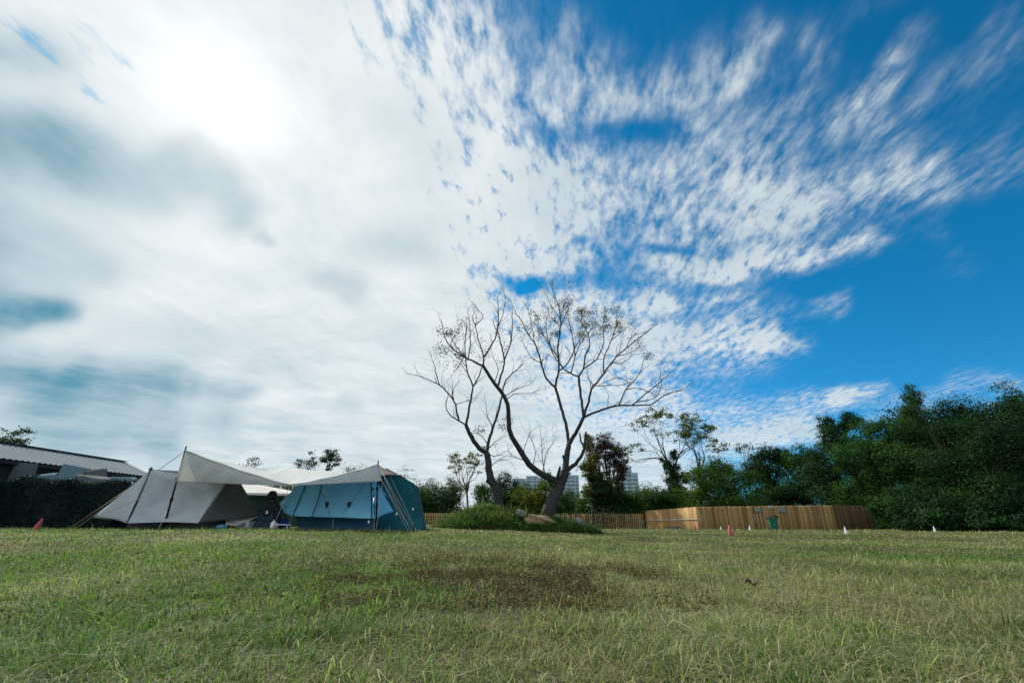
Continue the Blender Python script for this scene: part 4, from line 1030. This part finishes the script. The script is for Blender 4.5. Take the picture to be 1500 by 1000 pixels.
def crown_leaves(lobes, n, size, rg, clump=.30, inner=.22, hang=0.0):
    lobes = np.asarray(lobes, float); w = (lobes[:, 3] * lobes[:, 4] + lobes[:, 3] * lobes[:, 5]); w /= w.sum()
    C, Nn, V = [], [], []
    for lb, wi in zip(lobes, w):
        m = int(n * wi); c0, rr = lb[:3], lb[3:6]; R0 = rr.mean()
        # boughs on the lobe's shell, each carrying several leaf clumps
        K1 = max(7, int(13 * R0)); b1 = rand_dirs(K1, rg) * rg.uniform(.62, 1.08, K1)[:, None]
        K = K1 * 7; kd = b1[rg.integers(0, K1, K)] + rg.normal(0, .17, (K, 3)); kv = rg.normal(0, .15, K); ks = rg.uniform(.10, .26, K) * (clump / .30)
        a = rg.integers(0, K, m); o = rg.normal(size=(m, 3)) * np.array([1, 1, .6])
        q = (kd[a] + o * ks[a][:, None]) * rr
        nn = o / (np.linalg.norm(o, axis=1, keepdims=True) + 1e-9) * .6 + kd[a] * .7
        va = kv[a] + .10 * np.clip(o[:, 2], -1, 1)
        k = rg.random(m) < inner; q[k] = rand_dirs(int(k.sum()), rg) * (rg.random(int(k.sum()))[:, None] ** .5) * rr * .8
        C.append(c0 + q); Nn.append(nn); V.append(va)
    C = np.concatenate(C); Nn = np.concatenate(Nn); V = np.concatenate(V)
    d = rand_dirs(len(C), rg) * .55 + Nn * .9 + np.array([0, 0, .45]); d /= np.linalg.norm(d, axis=1, keepdims=True)
    g = tz(C[:, 0], C[:, 1]); k = C[:, 2] > g - .1
    return C[k], d[k], V[k]
def dense_tree(name, base, lobes, n, leaf, mat, label, cat='tree', group=None, seed=1, trunk=.2, vbias=0.0, limbs=True, tmat='darkbark', clump=.30, stem='trunk', foli='crown'):
    rg = np.random.default_rng(seed); base = np.asarray(base, float)
    t = empty(name, base); off = base; tag(t, label, cat, group)
    n = int(n * 1.45); leaf = leaf * .82
    C, d, kv = crown_leaves(lobes, n, leaf, rg, clump)
    v, f = leaf_quads(C, d, leaf * rg.uniform(.6, 1.5, len(C)), rg, .6)
    var = np.clip(rg.normal(.42 + vbias, .10, len(C)) + kv + .35 * (vnoise(C[:, 0] + C[:, 2] * .7, C[:, 1] + C[:, 2], .8, seed + 50) - .5), 0, 1)
    mesh_np(foli, v, f, mat, t, {'var': np.repeat(var, 4)}, offset=off)
    segs = []; top = max(l[2] for l in lobes); cx = np.mean([l[0] for l in lobes]); cy = np.mean([l[1] for l in lobes])
    hub = np.array([base[0] * .6 + cx * .4, base[1] * .6 + cy * .4, base[2] + (top - base[2]) * .35])
    segs.append(([base - (0, 0, .1), base * .5 + hub * .5 + rg.normal(0, .06, 3), hub], [trunk * 1.25, trunk, trunk * .85]))
    for l in lobes:
        e = np.array(l[:3]); m = hub * .5 + e * .5 + rg.normal(0, .15, 3); segs.append(([hub, m, e], [trunk * .6, trunk * .4, trunk * .15]))
        for k in range(5):
            e2 = e + rand_dirs(1, rg)[0] * np.array(l[3:6]) * .85; segs.append(([m, (m + e2) / 2 + rg.normal(0, .1, 3), e2], [trunk * .28, trunk * .18, .01]))
    v, f = tube_mesh([(p, r) for p, r in segs]); mesh_np(stem, v, f, M[tmat], t, smooth=True, offset=off)
    return t
def lob(px, py, D, rx, rz, ry=None):
    """crown lobe from bearing, with radii in metres"""
    p = P(px, py, D); return (p[0], p[1], p[2], rx, ry or (rx + rz) / 2, rz)

# the wood at right: each tree its own
gw = 'trees of the wood at right'
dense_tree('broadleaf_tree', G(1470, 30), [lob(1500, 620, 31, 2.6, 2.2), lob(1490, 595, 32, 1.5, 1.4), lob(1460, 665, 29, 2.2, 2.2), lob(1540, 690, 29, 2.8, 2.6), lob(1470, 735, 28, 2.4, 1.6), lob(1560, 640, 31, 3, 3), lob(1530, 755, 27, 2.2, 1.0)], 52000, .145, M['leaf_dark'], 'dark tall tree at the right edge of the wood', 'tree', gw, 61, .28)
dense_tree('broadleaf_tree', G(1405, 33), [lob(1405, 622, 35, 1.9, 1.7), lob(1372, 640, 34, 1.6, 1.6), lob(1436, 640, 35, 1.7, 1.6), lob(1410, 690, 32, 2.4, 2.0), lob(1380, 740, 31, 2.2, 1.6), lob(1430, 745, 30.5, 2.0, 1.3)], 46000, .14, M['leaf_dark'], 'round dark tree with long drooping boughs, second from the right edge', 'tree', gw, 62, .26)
dense_tree('broadleaf_tree', G(1335, 37), [lob(1337, 588, 38, .75, 1.2), lob(1345, 612, 38, 1.3, 1.2), lob(1322, 645, 37, 1.7, 1.6), lob(1365, 640, 37.5, 1.6, 1.6), lob(1335, 690, 36, 2.2, 2.0), lob(1330, 740, 36, 1.6, 1.4), lob(1360, 748, 34, 1.8, 1.1)], 44000, .14, M['leaf_mid'], 'tree with a narrow pointed top rising above the wood', 'tree', gw, 63, .24)
dense_tree('broadleaf_tree', G(1275, 42), [lob(1275, 640, 39, 1.7, 1.4), lob(1250, 668, 38.5, 1.6, 1.5), lob(1295, 670, 38, 1.6, 1.6), lob(1275, 700, 41, 2.0, 1.6), lob(1300, 738, 40, 1.5, 1.3), lob(1297, 756, 40.5, 1.5, .9), lob(1255, 728, 42, 1.8, 1.4)], 38000, .14, M['leaf_mid'], 'mid green leafy tree right behind the dark fence end', 'tree', gw, 64, .22, .08)
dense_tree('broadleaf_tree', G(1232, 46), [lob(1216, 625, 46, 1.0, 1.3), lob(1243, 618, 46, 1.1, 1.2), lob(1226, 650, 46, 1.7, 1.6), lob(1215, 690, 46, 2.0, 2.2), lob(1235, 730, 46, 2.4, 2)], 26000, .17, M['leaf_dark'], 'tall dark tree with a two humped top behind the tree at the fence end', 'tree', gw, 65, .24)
dense_tree('broadleaf_tree', G(1180, 52), [lob(1185, 668, 52, 1.4, 1.2), lob(1165, 680, 52, 1.6, 1.5), lob(1190, 705, 51, 2.2, 2.2), lob(1160, 730, 51, 2.4, 1.8)], 18000, .2, M['leaf_mid'], 'mid green tree just left of the two humped dark tree', 'tree', gw, 66, .22)
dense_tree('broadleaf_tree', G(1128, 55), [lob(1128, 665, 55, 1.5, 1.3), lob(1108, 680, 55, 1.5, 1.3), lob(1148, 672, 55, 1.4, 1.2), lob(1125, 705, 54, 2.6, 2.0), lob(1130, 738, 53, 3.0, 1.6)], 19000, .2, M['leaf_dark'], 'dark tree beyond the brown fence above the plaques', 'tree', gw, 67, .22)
dense_tree('round_tree', G(1050, 46), [lob(1052, 690, 46, 1.6, 1.2), lob(1030, 705, 45.5, 1.8, 1.5), lob(1078, 706, 46, 1.8, 1.5), lob(1050, 730, 45, 2.6, 1.6), lob(1010, 732, 46, 1.6, 1.3), lob(1090, 735, 45, 1.8, 1.3)], 28000, .16, M['leaf_light'], 'broad round bright green tree behind the yellow fence corner', 'tree', None, 68, .2, .06)
# understorey below the wood
gu = 'bushes under the wood at right'
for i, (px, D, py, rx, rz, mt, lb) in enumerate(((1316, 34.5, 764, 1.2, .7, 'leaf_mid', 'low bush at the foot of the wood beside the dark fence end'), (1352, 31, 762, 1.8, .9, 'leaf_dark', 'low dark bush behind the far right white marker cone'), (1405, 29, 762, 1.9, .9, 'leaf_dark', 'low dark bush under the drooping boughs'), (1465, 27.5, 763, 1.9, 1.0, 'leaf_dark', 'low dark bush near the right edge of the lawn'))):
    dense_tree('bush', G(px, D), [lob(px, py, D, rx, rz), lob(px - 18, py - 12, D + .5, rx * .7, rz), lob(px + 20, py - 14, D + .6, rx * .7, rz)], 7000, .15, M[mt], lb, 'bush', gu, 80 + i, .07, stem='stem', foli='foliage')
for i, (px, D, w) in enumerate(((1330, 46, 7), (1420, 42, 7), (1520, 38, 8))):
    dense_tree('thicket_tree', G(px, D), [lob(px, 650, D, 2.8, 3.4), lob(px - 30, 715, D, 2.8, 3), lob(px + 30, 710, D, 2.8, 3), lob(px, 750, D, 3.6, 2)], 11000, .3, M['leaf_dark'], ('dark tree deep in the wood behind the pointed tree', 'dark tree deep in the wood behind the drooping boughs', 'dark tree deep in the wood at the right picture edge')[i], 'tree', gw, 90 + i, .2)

# hedge bushes behind the fences
gb = 'bushes behind the picket fence'
bl_ = [(612, 56, 735, 2.2, 1.8, 'leaf_mid', 'bush just right of the teal tent'), (628, 60, 722, 1.8, 1.6, 'leaf_mid', 'pale loose bush rising right of the teal tent'), (650, 57, 735, 2.4, 1.6, 'leaf_dark', 'dark bush left of the small yellowing tree'), (664, 60, 718, 1.6, 1.5, 'leaf_airy', 'thin pale bush left of the yellowing tree trunk'),
       (715, 58, 728, 1.8, 1.6, 'leaf_mid', 'bush behind the top of the mound'), (742, 55, 712, 1.5, 1.7, 'leaf_dark', 'round dark bush between the two bare trunks'), (775, 55, 732, 2.4, 1.5, 'leaf_light', 'pale green bush below the wide apartment block'),
       (838, 54, 738, 1.8, 1.5, 'leaf_mid', 'bush right of the right bare trunk'), (866, 52, 735, 1.9, 1.4, 'leaf_light', 'bright bush behind the left end of the open picket fence'), (893, 53, 733, 1.9, 1.4, 'leaf_mid', 'bush below the purple leaved tree'), (920, 54, 738, 2.0, 1.2, 'leaf_mid', 'bush below the apartment tower'), (948, 53, 728, 1.9, 1.5, 'leaf_light', 'yellowish green bush right of the apartment tower'), (975, 51, 737, 2.0, 1.3, 'leaf_mid', 'bush behind the yellow fence under the ivy tree'), (1000, 50, 742, 1.7, 1.1, 'leaf_light', 'low bright bush behind the yellow fence')]
for i, (px, D, py, rx, rz, mt, lb) in enumerate(bl_):
    rg_ = random.Random(i)
    ls = [lob(px, py, D, rx, rz)] + [lob(px + rg_.uniform(-16, 16), py + rg_.uniform(-8, 14), D + rg_.uniform(-.8, .8), rx * .6, rz * .7) for _ in range(3)] + [lob(px, 757, D, rx * 1.1, 1.3)]
    dense_tree('bush', G(px, D), ls, 8500, .17, M[mt], lb, 'bush', gb, 100 + i, .07, stem='stem', foli='foliage')

def airy_tree(name, base, start, top, L, lev, nleaf, leaf, mat, label, seed, r=.14, spread=.7, cl=.45, up=.1, trunkpts=None, bare=0.3, group=None, stems=3):
    rg = np.random.default_rng(seed); base = np.asarray(base, float); t = empty(name, base); tag(t, label, 'tree', group)
    segs, tips = [], []
    start = np.asarray(start, float)
    segs.append(([base - (0, 0, .1), base * .5 + start * .5 + rg.normal(0, .08, 3), start], [r * 1.2, r, r * .85]))
    for k in range(stems):
        d = np.asarray(top, float) - start; d /= np.linalg.norm(d)
        w = 2 * math.pi * k / stems + rg.random(); d = d + np.array([math.cos(w), math.sin(w) * .7, 0]) * spread * .55
        grow(segs, tips, start, d, L, r * .7, lev, rg, up, spread)
    v, f = tube_mesh(segs); mesh_np('trunk', v, f, M['darkbark'], t, smooth=True, offset=base)
    C = []
    for p, d in tips:
        if rg.random() < bare: continue
        m = int(1.9 * nleaf * rg.uniform(.4, 1.5)); C.append(p + rg.normal(size=(m, 3)) * cl * .62 * np.array([1, 1, .5]))
    C = np.concatenate(C); d = rand_dirs(len(C), rg) + np.array([0, 0, .6]); d /= np.linalg.norm(d, axis=1, keepdims=True)
    v, f = leaf_quads(C, d, leaf * rg.uniform(.6, 1.4, len(C)), rg, .5)
    mesh_np('crown', v, f, mat, t, {'var': np.repeat(np.clip(rg.normal(.5, .25, len(C)), 0, 1), 4)}, offset=base)
    return t
airy_tree('airy_tree', G(980, 50), P(985, 690, 50), P(975, 620, 50), 2.7, 3, 26, .22, M['leaf_airy'], 'tall thin crowned tree rising from the ivy covered trunk', 201, .16, .8, .42, stems=5, bare=.1)
airy_tree('airy_tree', G(1024, 52), P(1025, 690, 52), P(1030, 625, 52), 2.5, 3, 24, .2, M['leaf_airy'], 'tall thin crowned tree behind the broad round tree', 202, .13, .75, .40, stems=4, bare=.1)
airy_tree('sapling', G(1105, 57), P(1095, 690, 57), P(1085, 665, 57), 1.3, 3, 8, .2, M['leaf_dark'], 'thin leafed sapling left of the dark tree above the plaques', 203, .08, .8, .3)
airy_tree('yellowing_tree', G(684, 46), P(684, 722, 46), P(678, 690, 46), 1.55, 3, 15, .17, M['leaf_yellow'], 'small tree with yellowing flat crown left of the left bare trunk', 204, .10, .85, .28, up=.16, bare=.25, stems=5)
dense_tree('ivy_column', G(986, 49.5), [lob(986, 668, 49.5, .45, .8), lob(984, 688, 49.5, .7, 1.1), lob(990, 705, 49.5, 1.1, 1.2), lob(974, 678, 49.5, .35, .9), lob(985, 725, 49, 1.6, 1.2), lob(1005, 700, 49.5, .6, .8)], 9000, .17, M['leaf_dark'], 'dark ivy mass climbing the trunk of the thin crowned tree', 'ivy', None, 205, .1, stem='stem', foli='foliage')
# tree with purple and yellow foliage right of the bare trees
dense_tree('purple_tree', G(892, 50), [lob(886, 648, 50, 1.1, .9), lob(872, 658, 50, 1.2, 1.0), lob(903, 664, 50, 1.1, 1.0), lob(911, 684, 50, .8, 1.3), lob(892, 680, 49.5, .9, .9), lob(906, 706, 50, .6, 1.2)], 6500, .19, M['leaf_purple'], 'loose tree with dull purple foliage left of the apartment tower', 'tree', None, 206, .18, clump=.34)
dense_tree('ivy_tree', G(868, 48), [lob(862, 646, 48, .6, .8), lob(866, 676, 48, 1.0, 1.0), lob(862, 690, 48, .9, .8), lob(880, 705, 48, 1.2, .9), lob(872, 720, 48, 1.5, 1.0)], 8500, .17, M['leaf_yellow'], 'tree with yellow green foliage just right of the right bare tree', 'tree', None, 207, .16, .05)
dense_tree('ivy_bush', G(885, 47.5), [lob(872, 702, 47.5, .8, .8), lob(885, 712, 47.5, 1.3, .8), lob(882, 730, 47.5, 1.7, .9)], 8000, .16, M['leaf_dark'], 'dark ivy mass below the yellow green and purple trees', 'ivy', gb, 208, .1, stem='stem', foli='foliage')
# silhouettes behind the tents and the shed
airy_tree('dark_tree', G(472, 44), P(472, 702, 44), P(472, 686, 44), 1.05, 3, 26, .15, M['leaf_dark'], 'small dark tree showing above the middle of the cream tarp', 211, .11, .9, .26, up=.02, bare=.15, stems=5)
airy_tree('thin_tree', G(380, 40), P(370, 706, 40), P(364, 690, 40), .9, 3, 4, .15, M['leaf_dark'], 'thin twiggy tree showing above the left half of the tarp', 212, .07, 1.0, .24, bare=.3, stems=4)
airy_tree('thin_tree', G(438, 46), P(438, 706, 46), P(434, 690, 46), .95, 3, 3, .13, M['leaf_dark'], 'nearly bare twiggy tree left of the small dark tree', 213, .06, .9, .2, bare=.75)
airy_tree('thin_tree', G(515, 48), P(514, 706, 48), P(516, 694, 48), .8, 3, 4, .13, M['leaf_dark'], 'thin tree showing above the right half of the tarp', 214, .06, 1.0, .25, bare=.4)
airy_tree('thin_tree', G(588, 48), P(590, 716, 48), P(590, 704, 48), .8, 3, 6, .14, M['leaf_dark'], 'thin leafed tree peeping over the teal tent', 215, .06, 1.0, .25, bare=.3)
airy_tree('dark_tree', G(8, 34), P(4, 672, 34), P(2, 655, 34), .85, 3, 20, .15, M['leaf_dark'], 'dark tree rising behind the shed roof at the left picture edge', 216, .10, 1.0, .28, up=.0, bare=.2, stems=5)
gt = 'bushes behind the tents'
for i, (px, D) in enumerate(((395, 40), (420, 42), (436, 45))):
    dense_tree('bush', G(px, D), [lob(px, 735, D, 1.9, 1.5), lob(px + 14, 745, D, 1.5, 1.2), lob(px - 12, 722 if i < 2 else 735, D, 1.0, 1.0)], 4500, .18, M['leaf_mid'], ('bush seen above the white canopy edge', 'bush behind the low middle of the tarp', 'bush peeping out left of the blue tent corner')[i], 'bush', gt, 230 + i, .07, stem='stem', foli='foliage')

# ------------------------------------------------------------------ the bare trees on the mound
def Z7(l): return [(600 + x * .28, 410 + y * .28) for x, y in l]
def Z4(l): return [(600 + x / 5, 620 + y / 5) for x, y in l]
def bare_tree(name, label, base_px, D0, branches, seed, twigs=1.0, pods=(), base_flare=1.0):
    """branches: (pixel polyline, radius px start, radius px end, depth drift m); each starts on an earlier one"""
    rg = np.random.default_rng(seed)
    done = []; segs = []; tips = []
    x = (base_px[0] - 750) / (F * CT + 245 * ST) * D0
    base = np.array([x, D0, float(mz(x, D0))])
    t = empty(name, base); tag(t, label, 'tree')
    for pl, r0, r1, drift in branches:
        pl = np.array(pl, float)
        if done:
            best = None
            for (q, dep, rr) in done:
                d = np.linalg.norm(q - pl[0], axis=1); i = int(d.argmin())
                if best is None or d[i] < best[0]: best = (d[i], dep[i], q[i], rr[i])
            d0 = best[1]
            if best[0] < 9: pl[0] = best[2]
        else: d0 = D0
        # resample finely, smooth
        seg = np.linalg.norm(np.diff(pl, axis=0), axis=1); s = np.concatenate([[0], np.cumsum(seg)]); m = max(4, int(s[-1] / 6))
        u = np.linspace(0, s[-1], m + 1); q = np.stack([np.interp(u, s, pl[:, 0]), np.interp(u, s, pl[:, 1])], -1)
        for _ in range(2): q[1:-1] = q[1:-1] * .5 + (q[:-2] + q[2:]) * .25
        f = u / s[-1]; wob = np.cumsum(rg.normal(0, .05, m + 1)); dep = d0 + drift * f + (wob - wob[0]) * .6
        q[1:-1] += rg.normal(0, .35, (m - 1, 2)) * min(1, r0)
        w = np.array([P(a, b, dd) for (a, b), dd in zip(q, dep)]); rp = (r0 + (r1 - r0) * f ** .8) * (.86 if r0 < 7 else .95)
        rm = np.array([mpp(p) for p in w]) * rp
        done.append((q, dep, rp)); segs.append((w, rm))
        # twigs off the thinner part
        L = s[-1] * mpp(w[0])
        if r0 < 3.2 and r1 < 1.05:
            k = int(twigs * L / .40 * (1.0 if r0 < 2 else .5))
            for _ in range(k):
                i = int(rg.integers(int(m * .25), m + 1)); dd = w[min(i + 1, m)] - w[max(i - 1, 0)]; dd /= np.linalg.norm(dd) + 1e-9
                nd = dd * .8 + perp(dd, rg) * rg.uniform(.35, .9) + np.array([0, 0, .25])
                grow(segs, tips, w[i], nd, rg.uniform(.35, .95), max(.010, min(rm[i] * .5, .02)), int(rg.integers(1, 4)), rg, .12, .7, (1, 3), .2)
            dd = w[-1] - w[-2]; dd /= np.linalg.norm(dd)
            grow(segs, tips, w[-1], dd, .5, max(.012, rm[-1]), 2, rg, .1, .7, (2, 4), .2)
    v, f = tube_mesh(segs); mesh_np('trunk', v, f, M['bark'], t, smooth=True, offset=base)
    # clusters of pods and the last small leaves
    C = []
    for (px, py, rad, n) in pods:
        c = None; near = [p for p, d in tips if abs((p[0] / (p[1])) - (ray(px, py)[0] / ray(px, py)[1])) < rad / 700 and abs((p[2] - CAM_H) / p[1] - ray(px, py)[2] / ray(px, py)[1]) < rad / 700]
        for _ in range(int(n * 1.35)):
            if not near: break
            p = near[int(rg.integers(len(near)))]; m = int(rg.integers(5, 16)); C.append(p + rg.normal(size=(m, 3)) * .13 - np.array([0, 0, .05]))
    if C:
        C = np.concatenate(C); d = rand_dirs(len(C), rg); v, f = leaf_quads(C, d, rg.uniform(.05, .14, len(C)), rg, .4)
        mesh_np('crown', v, f, M['pod'], t, {'var': np.repeat(rg.random(len(C)), 4)}, offset=base)
    return t, segs, tips, base
A_br = [
    (Z4([(660, 660), (648, 545), (632, 470), (600, 420), (580, 350), (575, 250), (565, 215)]), 8.5, 4.6, .1),
    (Z4([(565, 215), (510, 190), (470, 130), (425, 50)]) + Z7([(295, 760)]), 4.2, 3.0, -.5),
    (Z7([(295, 760), (260, 735), (200, 705), (185, 640), (197, 618)]), 1.5, .6, -.5),
    (Z7([(295, 760), (310, 680), (325, 600), (330, 555), (365, 505), (378, 455)]), 2.4, .9, .7),
    (Z7([(330, 555), (300, 470), (290, 400), (290, 300), (300, 240)]), 1.5, .6, -.7),
    (Z7([(322, 545), (305, 490), (270, 440)]), .9, .5, .6),
    (Z7([(260, 735), (240, 640), (200, 590), (155, 545), (90, 520), (40, 498)]), 1.8, .6, -1.2),
    (Z7([(155, 545), (135, 470), (125, 432)]), 1.0, .5, .5), (Z7([(235, 640), (220, 580), (250, 540)]), .8, .4, .6),
    (Z4([(565, 215), (572, 160), (585, 90), (620, 10)]) + Z7([(440, 755), (465, 690), (480, 620), (488, 560), (510, 510), (570, 462)]), 3.0, .8, 1.0),
    (Z7([(410, 880), (440, 850), (490, 820)]), 1.0, .4, -.5), (Z7([(415, 860), (370, 800), (335, 800)]), 1.0, .4, .5), (Z7([(435, 770), (405, 710), (400, 670)]), 1.0, .5, -.5),
    (Z7([(405, 905), (450, 930), (495, 900)]), 1.0, .4, .5), (Z4([(590, 330), (640, 260), (695, 265)]), .9, .4, .3),
    (Z4([(625, 440), (590, 425), (568, 418)]), 5.0, 4.0, -.3), (Z4([(645, 480), (665, 430), (655, 400)]), 4.0, 2.2, .2), (Z4([(530, 200), (505, 160), (498, 145)]), 1.6, 1.0, -.2),
    (Z7([(245, 640), (320, 630), (345, 615)]), .8, .4, .5)]
B_br = [
    (Z4([(985, 730), (1015, 660), (1040, 580), (1090, 480), (1118, 410), (1140, 350)]), 12.5, 7.0, .0),
    (Z4([(1090, 440), (1040, 405), (1000, 390), (920, 345), (850, 270), (800, 180), (745, 95), (728, 40)]) + Z7([(517, 775), (518, 700), (512, 640), (485, 590), (450, 550), (420, 510), (385, 450)]), 6.2, 2.6, -2.4),
    (Z7([(385, 450), (330, 425), (290, 405), (220, 360), (180, 300), (173, 250)]), 2.0, .6, -.9),
    (Z7([(382, 445), (385, 380), (360, 320), (345, 240), (330, 195)]), 1.5, .6, .5),
    (Z7([(386, 400), (430, 340), (460, 280), (465, 180), (460, 95)]), 1.6, .6, -.5), (Z7([(462, 250), (490, 180), (500, 120)]), 1.0, .5, .4), (Z7([(345, 240), (400, 190), (360, 160)]), .9, .5, .4),
    (Z7([(450, 550), (485, 480), (500, 420), (480, 350), (470, 290), (440, 230)]), 2.0, .7, .8), (Z7([(500, 420), (525, 350), (540, 260), (538, 205)]), 1.4, .6, -.8), (Z7([(440, 540), (470, 470), (440, 410)]), .9, .4, .5),
    (Z7([(505, 600), (560, 570), (640, 540)]), 1.0, .4, .5), (Z7([(512, 625), (540, 590), (600, 598), (660, 585)]), .9, .4, -.5),
    (Z7([(300, 410), (240, 350), (215, 300)]), 1.1, .5, .5), (Z7([(225, 365), (205, 330), (250, 270)]), 1.0, .5, -.4), (Z7([(300, 405), (320, 330), (310, 200)]), 1.1, .5, -.6), (Z7([(285, 400), (260, 450), (240, 470)]), .8, .4, .3),
    (Z4([(1140, 350), (1148, 260), (1158, 190), (1172, 150)]) + Z7([(832, 862)]), 6.0, 4.4, .3),
    (Z7([(832, 862), (825, 780), (800, 690), (780, 620), (762, 560)]), 3.0, 2.3, .8),
    (Z7([(762, 560), (725, 535), (700, 480), (680, 400), (655, 330), (610, 270), (580, 200), (560, 180)]), 1.9, .6, .9),
    (Z7([(765, 560), (770, 510), (785, 480), (780, 420), (775, 350), (790, 250), (785, 150), (755, 75)]), 2.0, .6, -.6),
    (Z7([(778, 420), (740, 350), (690, 270), (650, 225)]), 1.3, .5, .7), (Z7([(785, 485), (830, 440), (860, 360), (900, 300), (935, 225)]), 1.5, .5, .8), (Z7([(785, 250), (820, 170), (860, 100)]), 1.0, .4, -.5), (Z7([(788, 200), (740, 140), (720, 90)]), .9, .4, .5), (Z7([(740, 350), (710, 270), (720, 190)]), .9, .4, -.5), (Z7([(660, 335), (640, 240), (620, 160)]), .9, .4, .4), (Z7([(690, 440), (640, 420), (600, 340)]), .8, .4, -.5),
    (Z7([(838, 862), (880, 780), (910, 718)]), 3.6, 2.8, -.4),
    (Z7([(908, 718), (900, 640), (890, 560), (885, 505)]), 2.4, 2.0, .6),
    (Z7([(885, 505), (840, 490), (800, 460), (760, 405), (730, 330)]), 1.6, .6, -.5), (Z7([(885, 505), (915, 460), (910, 410), (945, 350), (940, 290), (900, 225)]), 1.7, .6, .4), (Z7([(915, 460), (980, 420), (1020, 330), (1010, 260), (1022, 175)]), 1.5, .5, .9), (Z7([(840, 490), (870, 400), (850, 300), (830, 200)]), 1.2, .5, -.8), (Z7([(880, 400), (890, 330), (960, 250), (980, 190)]), 1.0, .5, -.4),
    (Z7([(912, 715), (935, 640), (950, 560), (990, 530), (1020, 480), (1080, 400), (1140, 350), (1190, 310), (1255, 262)]), 2.3, .6, -1.2), (Z7([(1010, 492), (1010, 420), (1050, 330), (1080, 250), (1085, 205)]), 1.4, .5, .7), (Z7([(955, 555), (920, 500), (930, 470)]), .8, .4, .4), (Z7([(1080, 400), (1130, 390), (1180, 370)]), 1.0, .4, .6), (Z7([(1050, 440), (1120, 440), (1160, 400)]), .9, .4, -.6), (Z7([(1060, 330), (1110, 270), (1150, 240)]), .9, .4, .5), (Z7([(1140, 350), (1160, 290), (1240, 270)]), .8, .4, -.4),
    (Z7([(915, 718), (1000, 680), (1080, 655), (1170, 655), (1270, 655), (1330, 600), (1420, 575)]), 2.2, .6, -1.4), (Z7([(1090, 652), (1130, 570), (1200, 500), (1225, 415)]), 1.4, .5, .8), (Z7([(1170, 652), (1230, 600), (1320, 530), (1360, 485)]), 1.3, .5, -.8), (Z7([(1190, 640), (1290, 620), (1320, 560), (1310, 470)]), .9, .4, .6), (Z7([(955, 552), (1060, 553), (1150, 540)]), .9, .4, .5), (Z7([(1130, 575), (1190, 560), (1290, 600)]), .9, .4, -.5), (Z7([(1150, 545), (1100, 500), (1000, 545)]), .7, .4, .4),
    (Z4([(1140, 365), (1185, 325), (1240, 270), (1282, 190), (1292, 60)]), 4.2, 1.6, -.8), (Z4([(1262, 190), (1250, 120), (1245, 70)]), 2.0, 1.3, .3),
    (Z4([(1075, 420), (1085, 370), (1102, 318)]), 3.0, 2.0, -.5), (Z4([(1135, 280), (1125, 250), (1122, 235)]), 2.8, 2.2, -.2), (Z4([(1000, 395), (975, 300), (968, 130)]), 1.0, .5, .4), (Z4([(850, 275), (800, 255), (720, 235)]), .9, .4, -.4), (Z4([(900, 330), (930, 220), (900, 130)]), .8, .4, .5), (Z4([(845, 240), (830, 180), (880, 80)]), .8, .4, -.4), (Z4([(960, 360), (1000, 210), (1050, 150)]), .8, .4, -.5)]
bare_tree('bare_tree', 'smaller leaning bare tree on the left top of the mound', (732, 752), 25.0, A_br, 301, 1.0, [(680, 490, 30, 10), (735, 612, 16, 14), (712, 640, 14, 8)])
bare_tree('bare_tree', 'larger bare tree with a thick dark trunk at the right of the mound', (797, 766), 23.9, B_br, 302, 1.25, [(670, 490, 32, 40), (785, 475, 26, 55), (830, 466, 30, 85), (868, 472, 26, 80), (890, 466, 22, 50), (930, 515, 22, 16), (725, 500, 30, 12), (670, 525, 24, 18), (815, 432, 24, 25), (905, 480, 30, 25)])
# shrubs and sprouts growing at the trunks
def sprout(px, py, D, rx, rz, n, mat, label, seed, leaf=.11, vb=.1):
    x = (px - 750) / (F * CT + 240 * ST) * D
    dense_tree('shrub', (x, D, float(mz(x, D))), [lob(px, py, D, rx, rz), lob(px - 9, py + 8, D, rx * .7, rz * .8), lob(px + 10, py + 7, D, rx * .7, rz * .8)], n, leaf, M[mat], label, 'shrub', 'shrubs on the mound', seed, .03, vb, stem='stem', foli='foliage')
sprout(735, 728, 25.6, .55, .5, 2200, 'leaf_dark', 'dark shrub at the foot of the left bare tree', 401)
sprout(762, 728, 25.4, .65, .55, 2600, 'sprout', 'pale reedy shrub between the two bare trunks', 402)
sprout(786, 732, 24.6, .55, .55, 2200, 'leaf_yellow', 'yellowish shrub left of the thick trunk', 403)
sprout(798, 706, 24.1, .42, .6, 900, 'sprout', 'leafy sprouts hanging on the low left limb of the thick tree', 404)
sprout(826, 736, 24.6, .4, .45, 1300, 'leaf_mid', 'green shrub right of the thick trunk', 405)
